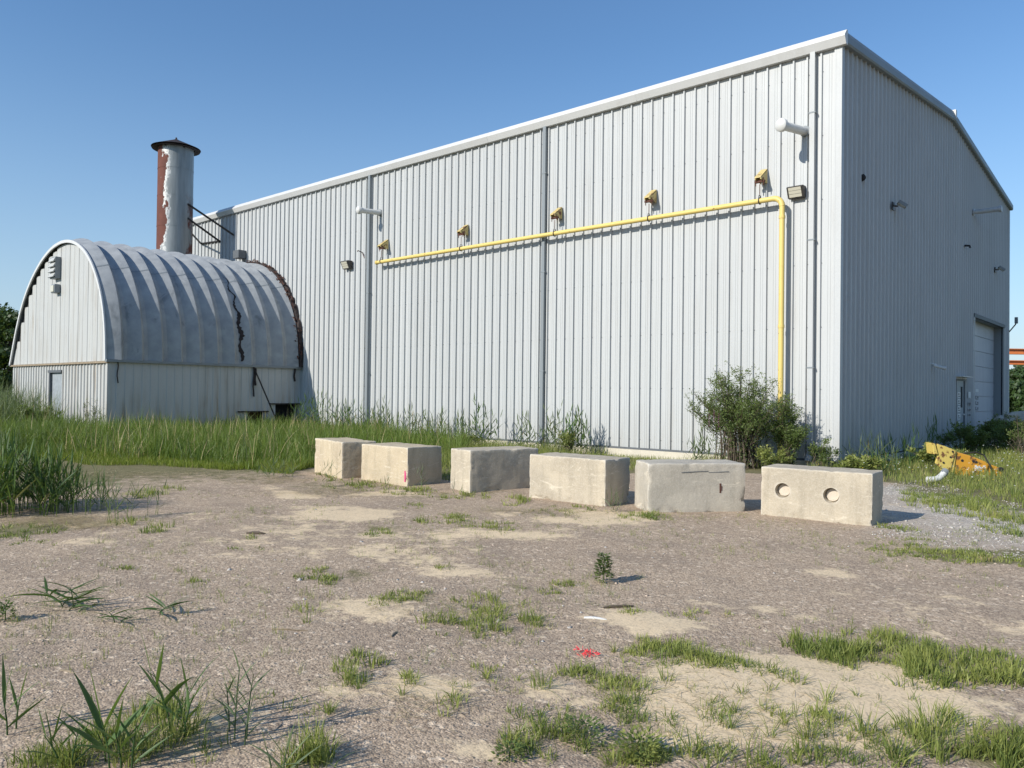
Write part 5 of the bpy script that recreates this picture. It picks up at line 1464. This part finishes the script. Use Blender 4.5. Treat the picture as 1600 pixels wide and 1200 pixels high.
# --- shrubs: stems and many small leaves
def shrub(x, y, h, rad, nst, nleaf, lab, mat='shrub', seed=1, leaf=.055, name='shrub', up=1.0, group=None, cat='shrub'):
    rnd = random.Random(seed); r = np.random.default_rng(seed)
    gz = float(ground_z(np.array([x]), np.array([y]))[0])
    t = thing(name, lab, cat, (x, y, gz), 0, group)
    mb = MB(); segs = []
    for k in range(nst):
        a = rnd.random() * 6.28; b0 = rad * .45 * rnd.random()
        tip = rad * rnd.random() ** .5; hh = h * rnd.uniform(.55, 1.05) * (1 - .38 * (tip / rad) ** 2)
        p0 = Vector((b0 * math.cos(a), b0 * math.sin(a), 0)); p2 = Vector((tip * math.cos(a), tip * math.sin(a), hh))
        p1 = Vector((p2.x * .35, p2.y * .35, hh * .55)) + Vector((rnd.gauss(0, .05), rnd.gauss(0, .05), 0))
        mb.tube([p0, p1, p2], [.013, .008, .003], 4, False); segs.append((p0, p1, p2))
        for q in range(4):
            s = rnd.uniform(.35, .9); c = p1.lerp(p2, (s - .3) / .7) if s > .3 else p0.lerp(p1, s / .3)
            a2 = rnd.random() * 6.28; L = h * .16 * rnd.uniform(.5, 1.2)
            e = c + Vector((math.cos(a2) * L * .7, math.sin(a2) * L * .7, L * .7 * up)); mb.tube([c, e], [.005, .002], 3, False); segs.append((c, c.lerp(e, .5), e))
    mb.build('stem', M['bark'], t)
    P0 = np.array([s[0] for s in segs]); P1 = np.array([s[1] for s in segs]); P2 = np.array([s[2] for s in segs])
    i = r.integers(0, len(segs), nleaf); s = r.random(nleaf)[:, None] ** .9
    P = (1 - s) ** 2 * P0[i] + 2 * s * (1 - s) * P1[i] + s * s * P2[i]
    P = P + r.normal(0, .035, (nleaf, 3)); P[:, 2] = np.maximum(P[:, 2], .03)
    d = r.normal(0, 1, (nleaf, 3)); d[:, 2] = np.abs(d[:, 2]) * .6 + .15; d /= np.linalg.norm(d, axis=1)[:, None]
    e = np.cross(d, r.normal(0, 1, (nleaf, 3))); e /= np.linalg.norm(e, axis=1)[:, None]
    L = leaf * r.uniform(.6, 1.3, nleaf)[:, None]
    V = np.stack([P, P + d * L * .5 + e * L * .17, P + d * L, P + d * L * .5 - e * L * .17], 1).reshape(-1, 3)
    T = (np.arange(nleaf)[:, None] * 4 + np.array([0, 1, 2, 3])[None])
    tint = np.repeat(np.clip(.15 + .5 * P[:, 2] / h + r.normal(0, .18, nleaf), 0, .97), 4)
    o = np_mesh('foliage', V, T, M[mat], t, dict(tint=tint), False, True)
    return t
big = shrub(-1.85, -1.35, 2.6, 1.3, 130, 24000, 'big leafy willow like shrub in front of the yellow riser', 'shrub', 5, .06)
mb = MB()
for k in range(3):
    c = Vector((-.25 + .12 * k, -1.05, 1.0 + .1 * (k % 2)))
    for j in range(26):
        z = j * .012; a = j * 2.4; mb.add([c + Vector((0, 0, z)), c + Vector((.022 * math.cos(a), .022 * math.sin(a), z + .012)), c + Vector((.022 * math.cos(a + .9), .022 * math.sin(a + .9), z))], [(0, 1, 2)])
mb.build('purple_flower_spike', M['flower_purple'], big)
shrub(-.85, -.95, 1.75, .5, 22, 6500, 'thin leafy sapling between the big shrub and the building corner', 'shrub', 6, .065)
shrub(-.15, -.75, .75, .5, 12, 1800, 'low leafy weeds at the foot of the building corner', 'shrub', 8, .06)
shrub(-.9, -1.6, .55, .55, 14, 2200, 'low leafy weeds at the foot of the big shrub', 'grass_short', 9, .06)
shrub(-7.0, -1.3, .75, .4, 12, 1800, 'bright green leafy weed among the reeds above the fourth block', 'grass_short', 10, .05)
shrub(-10.6, -1.6, .45, .5, 12, 1500, 'low pale leafy weed under the dark fanned reeds', 'grass_short', 11, .05)
GS = 'bushes in the shade of the side wall'
for i, (x, y, h, rad, n, lab) in enumerate([
        (1.0, 8.3, 1.0, .8, 5000, 'dark bush on the shaded wall below the security camera'),
        (1.4, 10.6, 1.15, .9, 3800, 'dense dark bush beside the small door'),
        (1.3, 12.6, 1.3, .8, 3000, 'tallest dark bush hiding the foot of the small door'),
        (2.3, 9.4, 1.15, .8, 4500, 'dark bush with bare pale twigs behind the yellow machine arm'),
        (1.6, 15.2, .62, .8, 2600, 'dark bush before the overhead door'),
        (2.0, 19.5, .42, 1.0, 2200, 'low dark bush at the far end of the shaded wall'),
        (1.7, 2.1, .62, .8, 4200, 'low leafy bush near the building corner left of the machine arm'),
        (.9, -1.2, .42, .6, 2600, 'low bright bush behind the rightmost block')]):
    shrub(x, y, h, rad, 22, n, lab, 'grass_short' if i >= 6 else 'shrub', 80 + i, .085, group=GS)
shrub(2.6, 7.6, 1.35, .5, 9, 60, 'bare pale branched twigs left of the small door', 'reed_pale', 95, .05, 'dead_plant', cat='dead plant')
# dark bush in the weed mound by the shed gable
shrub(-23.6, -9.7, 1.15, 1.1, 22, 5000, 'dark bush in the tall weeds before the shed corner', 'shrub', 96, .09)
shrub(-31.0, -10.2, 1.5, 1.6, 26, 6000, 'leafy bush in tall weeds before the shed door', 'shrub', 97, .10)
shrub(-34.6, -9.5, 1.9, 1.6, 26, 6000, 'taller leafy bush at the left corner of the shed', 'shrub', 98, .11)
shrub(-21.9, -8.5, 1.6, .5, 9, 700, 'thin tall weed with small leaves at the shed corner', 'shrub', 99, .05)

# --- trees
def tree(x, y, h, rad, lab, seed, nleaf=9000, leaf=.35, group=None, name='broadleaf_tree', zc=.35):
    r = np.random.default_rng(seed); rnd = random.Random(seed)
    t = thing(name, lab, 'tree', (x, y, -.3), 0, group)
    mb = MB(); mb.tube([(0, 0, 0), (rnd.gauss(0, .2), 0, h * .35), (rnd.gauss(0, .3), rnd.gauss(0, .3), h * .8)], [h * .028, h * .02, h * .006], 8)
    cl = []
    for k in range(26):
        a = rnd.random() * 6.28; s = rnd.random(); z = h * (zc + (1 - zc) * s)
        rr = rad * math.sqrt(max(.05, 1 - (2 * s - .85) ** 2 * .8)) * rnd.uniform(.3, 1)
        e = Vector((rr * math.cos(a), rr * math.sin(a), z)); mb.tube([(0, 0, z * .7), e * .6 + Vector((0, 0, z * .35)), e], [h * .009, h * .006, .02], 4, False)
        cl.append((e, rad * rnd.uniform(.22, .42)))
    mb.build('trunk', M['bark'], t)
    ii = r.integers(0, len(cl), nleaf); C_ = np.array([c[0] for c in cl])[ii]; R_ = np.array([c[1] for c in cl])[ii][:, None]
    d = r.normal(0, 1, (nleaf, 3)); d /= np.linalg.norm(d, axis=1)[:, None]
    P = C_ + d * R_ * (r.random((nleaf, 1)) ** .45) * np.array([1, 1, .75])
    a_ = r.normal(0, 1, (nleaf, 3)); a_ /= np.linalg.norm(a_, axis=1)[:, None]; b_ = np.cross(a_, d); b_ /= np.linalg.norm(b_, axis=1)[:, None] + 1e-6
    L = leaf * r.uniform(.5, 1.3, (nleaf, 1))
    V = np.stack([P - a_ * L * .5, P + b_ * L * .28, P + a_ * L * .5, P - b_ * L * .28], 1).reshape(-1, 3)
    T = (np.arange(nleaf)[:, None] * 4 + np.array([0, 1, 2, 3])[None])
    tint = np.repeat(np.clip(r.normal(.4, .22, nleaf) + .25 * (P[:, 2] / h - .5), 0, .95), 4)
    np_mesh('crown', V, T, M['tree'], t, dict(tint=tint), False, True)
def polar(px, dist):
    d = ray(px, 610); d2 = d[:2] / np.linalg.norm(d[:2]); return CAM[:2] + d2 * dist
for i, (px, dist, h, rad, lab) in enumerate([
        (14, 62, 6.6, 2.1, 'dark tree just left of the shed'), (-22, 66, 7.4, 3.0, 'dark tree at the left frame edge'),
        (-75, 70, 8.0, 3.8, 'dark tree outside the left frame edge'), (30, 74, 5.6, 2.8, 'lower dark tree half behind the shed')]):
    p = polar(px, dist); tree(p[0], p[1], h, rad, lab, 200 + i, 9000, .30, 'trees left of the shed', zc=.12)
for i, (px, dist, h, rad, lab) in enumerate([
        (1578, 135, 5.6, 3.4, 'dark tree on the skyline just right of the warehouse'), (1600, 130, 6.3, 3.6, 'taller dark tree at the right frame edge'),
        (1640, 138, 6.4, 5.0, 'dark tree past the right frame edge'), (1560, 142, 5.4, 4.6, 'dark tree mostly hidden by the far corner of the warehouse'), (1590, 118, 3.6, 3.4, 'lower bushy tree before the skyline trees')]):
    p = polar(px, dist); tree(p[0], p[1], h, rad, lab, 220 + i, 8000, .55, 'trees on the right skyline', zc=.06)
# far wood closing the horizon beyond, one mass
r = np.random.default_rng(9); V = []; n = 26000
ang = r.uniform(math.radians(-80), math.radians(80), n); dist = r.uniform(190, 240, n)
hx = 3.5 + 4.0 * fbm(ang * 22, dist * .02, 4)
fx = CAM[0] + dist * (_Fh[0] * np.cos(ang) + _Rh[0] * np.sin(ang)); fy = CAM[1] + dist * (_Fh[1] * np.cos(ang) + _Rh[1] * np.sin(ang))
P = np.stack([fx, fy, -.5 + hx * r.random(n) ** .7], -1)
d = r.normal(0, 1, (n, 3)); d /= np.linalg.norm(d, axis=1)[:, None]; e = np.cross(d, r.normal(0, 1, (n, 3))); e /= np.linalg.norm(e, axis=1)[:, None]
L = r.uniform(1.2, 2.6, (n, 1))
V = np.stack([P - d * L, P + e * L * .6, P + d * L, P - e * L * .6], 1).reshape(-1, 3)
T = np.arange(n)[:, None] * 4 + np.array([0, 1, 2, 3])[None]
o = np_mesh('far_wood', V, T, M['tree'], None, dict(tint=np.repeat(r.random(n) * .8, 4)), False, True); o['kind'] = 'stuff'

# ------------------------------------------------------------------ yard beyond the far corner
def at(px, py, dist):
    d = ray(px, py); return CAM + d * (dist / np.linalg.norm(d[:2]))
fr = _Rh
p0 = at(1560, 550, 58); ang = math.atan2(_Rh[1], _Rh[0])
gt = thing('steel_gantry', 'orange painted steel gantry with two long beams beyond the warehouse', 'gantry', (p0[0], p0[1], -.3), ang)
zt = lambda y: at(1590, y, 58)[2] + .3
def ibeam(z0, z1, y, name='beam'):
    mb = MB(); w_ = .16; mb.box(-1.0, 14, y - w_, y + w_, z1 - .05, z1); mb.box(-1.0, 14, y - w_, y + w_, z0, z0 + .05); mb.box(-1.0, 14, y - .03, y + .03, z0 + .05, z1 - .05); mb.build(name, M['beam_orange'], gt)
ibeam(zt(553), zt(544), 0); ibeam(zt(569), zt(562), .35)
for x in (3.6, 13.6):
    for yy in (-.0, .6):
        mb = MB(); mb.box(x - .12, x + .12, yy - .12, yy + .12, 0, zt(571) - .003); mb.build('leg', M['beam_orange'], gt)
# boulder, rail and low concrete wall
def boulder(x, y, z, s, seed, lab, name='boulder'):
    from mathutils import noise as nz
    bm = bmesh.new(); bmesh.ops.create_icosphere(bm, subdivisions=3, radius=1.0)
    for v in bm.verts:
        n1 = nz.fractal(v.co * 1.3 + Vector((seed, 0, 0)), 1, 2, 4); v.co = Vector((v.co.x * s * 1.3, v.co.y * s, v.co.z * s * .75)) * (1 + .35 * n1)
    me = bpy.data.meshes.new(name); bm.to_mesh(me); bm.free(); me.materials.append(M['concrete_grey'])
    o = link(bpy.data.objects.new(name, me)); o.location = (x, y, z); tag(o, lab, 'rock', 'pale rocks beyond the warehouse')
b = at(1594, 656, 34); boulder(b[0], b[1], b[2], .42, 3, 'pale boulder on the low wall right of the warehouse')
b = at(1572, 655, 36); boulder(b[0], b[1], b[2] - .1, .35, 5, 'pale boulder half hidden by the far corner of the warehouse')
b = at(1572, 678, 33.0)
lw = thing('low_wall', 'low row of pinkish concrete blocks with a dark rail right of the warehouse', 'wall', (b[0], b[1], -.35), ang)
hw = at(1590, 664, 33)[2] + .35
for k in range(6):
    mb = MB(); mb.box(-.6 + k * .92, -.6 + k * .92 + .90, 0, .5, 0, hw - .02); mb.build('wall_block', M['concrete_warm'], lw, bevel=.03)
mb = MB(); mb.tube([(-.8, -.1, hw + .06), (5.5, -.1, hw + .06)], .05, 8); mb.build('rail', M['rust'], lw)
b = at(1560, 640, 85)
ff = thing('field_fence', 'pale low fence line in the field before the far trees', 'fence', (b[0], b[1], -.55), ang)
for k in range(16):
    mb = MB(); mb.box(k * 1.3 - 3, k * 1.3 - 3 + 1.05, 0, .05, .35, .62); mb.build('board', M['trim_white'], ff)
    mb = MB(); mb.box(k * 1.3 - 3.17, k * 1.3 - 3.03, -.02, .08, 0, .8); mb.build('post', M['trim_white'], ff)

# ------------------------------------------------------------------ loose stones on the yard
def stones(name, P, S_, mat, seed):
    r = np.random.default_rng(seed); n = len(P)
    o_ = np.array([(1, 0, 0), (-1, 0, 0), (0, 1, 0), (0, -1, 0), (0, 0, 1), (0, 0, -1)], float)
    f_ = np.array([(0, 2, 4), (2, 1, 4), (1, 3, 4), (3, 0, 4), (2, 0, 5), (1, 2, 5), (3, 1, 5), (0, 3, 5)])
    V = o_[None] * r.uniform(.6, 1.3, (n, 6, 1)) + r.normal(0, .18, (n, 6, 3))
    V *= np.stack([S_, S_ * r.uniform(.6, 1, n), S_ * r.uniform(.35, .75, n)], -1)[:, None]
    a = r.random(n) * 6.28; c, s = np.cos(a), np.sin(a)
    X = V[..., 0] * c[:, None] - V[..., 1] * s[:, None]; Y = V[..., 0] * s[:, None] + V[..., 1] * c[:, None]
    V = np.stack([X, Y, V[..., 2]], -1) + P[:, None]
    T = (np.arange(n)[:, None, None] * 6 + f_[None]).reshape(-1, 3)
    o = np_mesh(name, V.reshape(-1, 3), T, mat); o['kind'] = 'stuff'
P = scatter(gp((-60, 880), (300, 790), (1650, 860), (1750, 1260), (-150, 1260)), 2600, 400, 2.0, .25, 3.4)
P[:, 2] += .008
stones('loose_gravel', P, RNG.gamma(2.6, .0019, len(P)) + .0022, M['stone'], 401)
P2 = np.concatenate([scatter(gp((1380, 760), (1450, 745), (1620, 800), (1640, 880), (1380, 850)), 260, 402, 2, .25), scatter(gp((0, 1199), (400, 790), (1650, 800), (1650, 1199)), 5, 404, 1.5, .3)])
P2[:, 2] += .012
stones('pale_stones', P2, RNG.gamma(2.4, .0034, len(P2)) + .004, M['stone_pale'], 403)
print('ok', sum(len(o.data.polygons) for o in bpy.data.objects if o.type == 'MESH'))
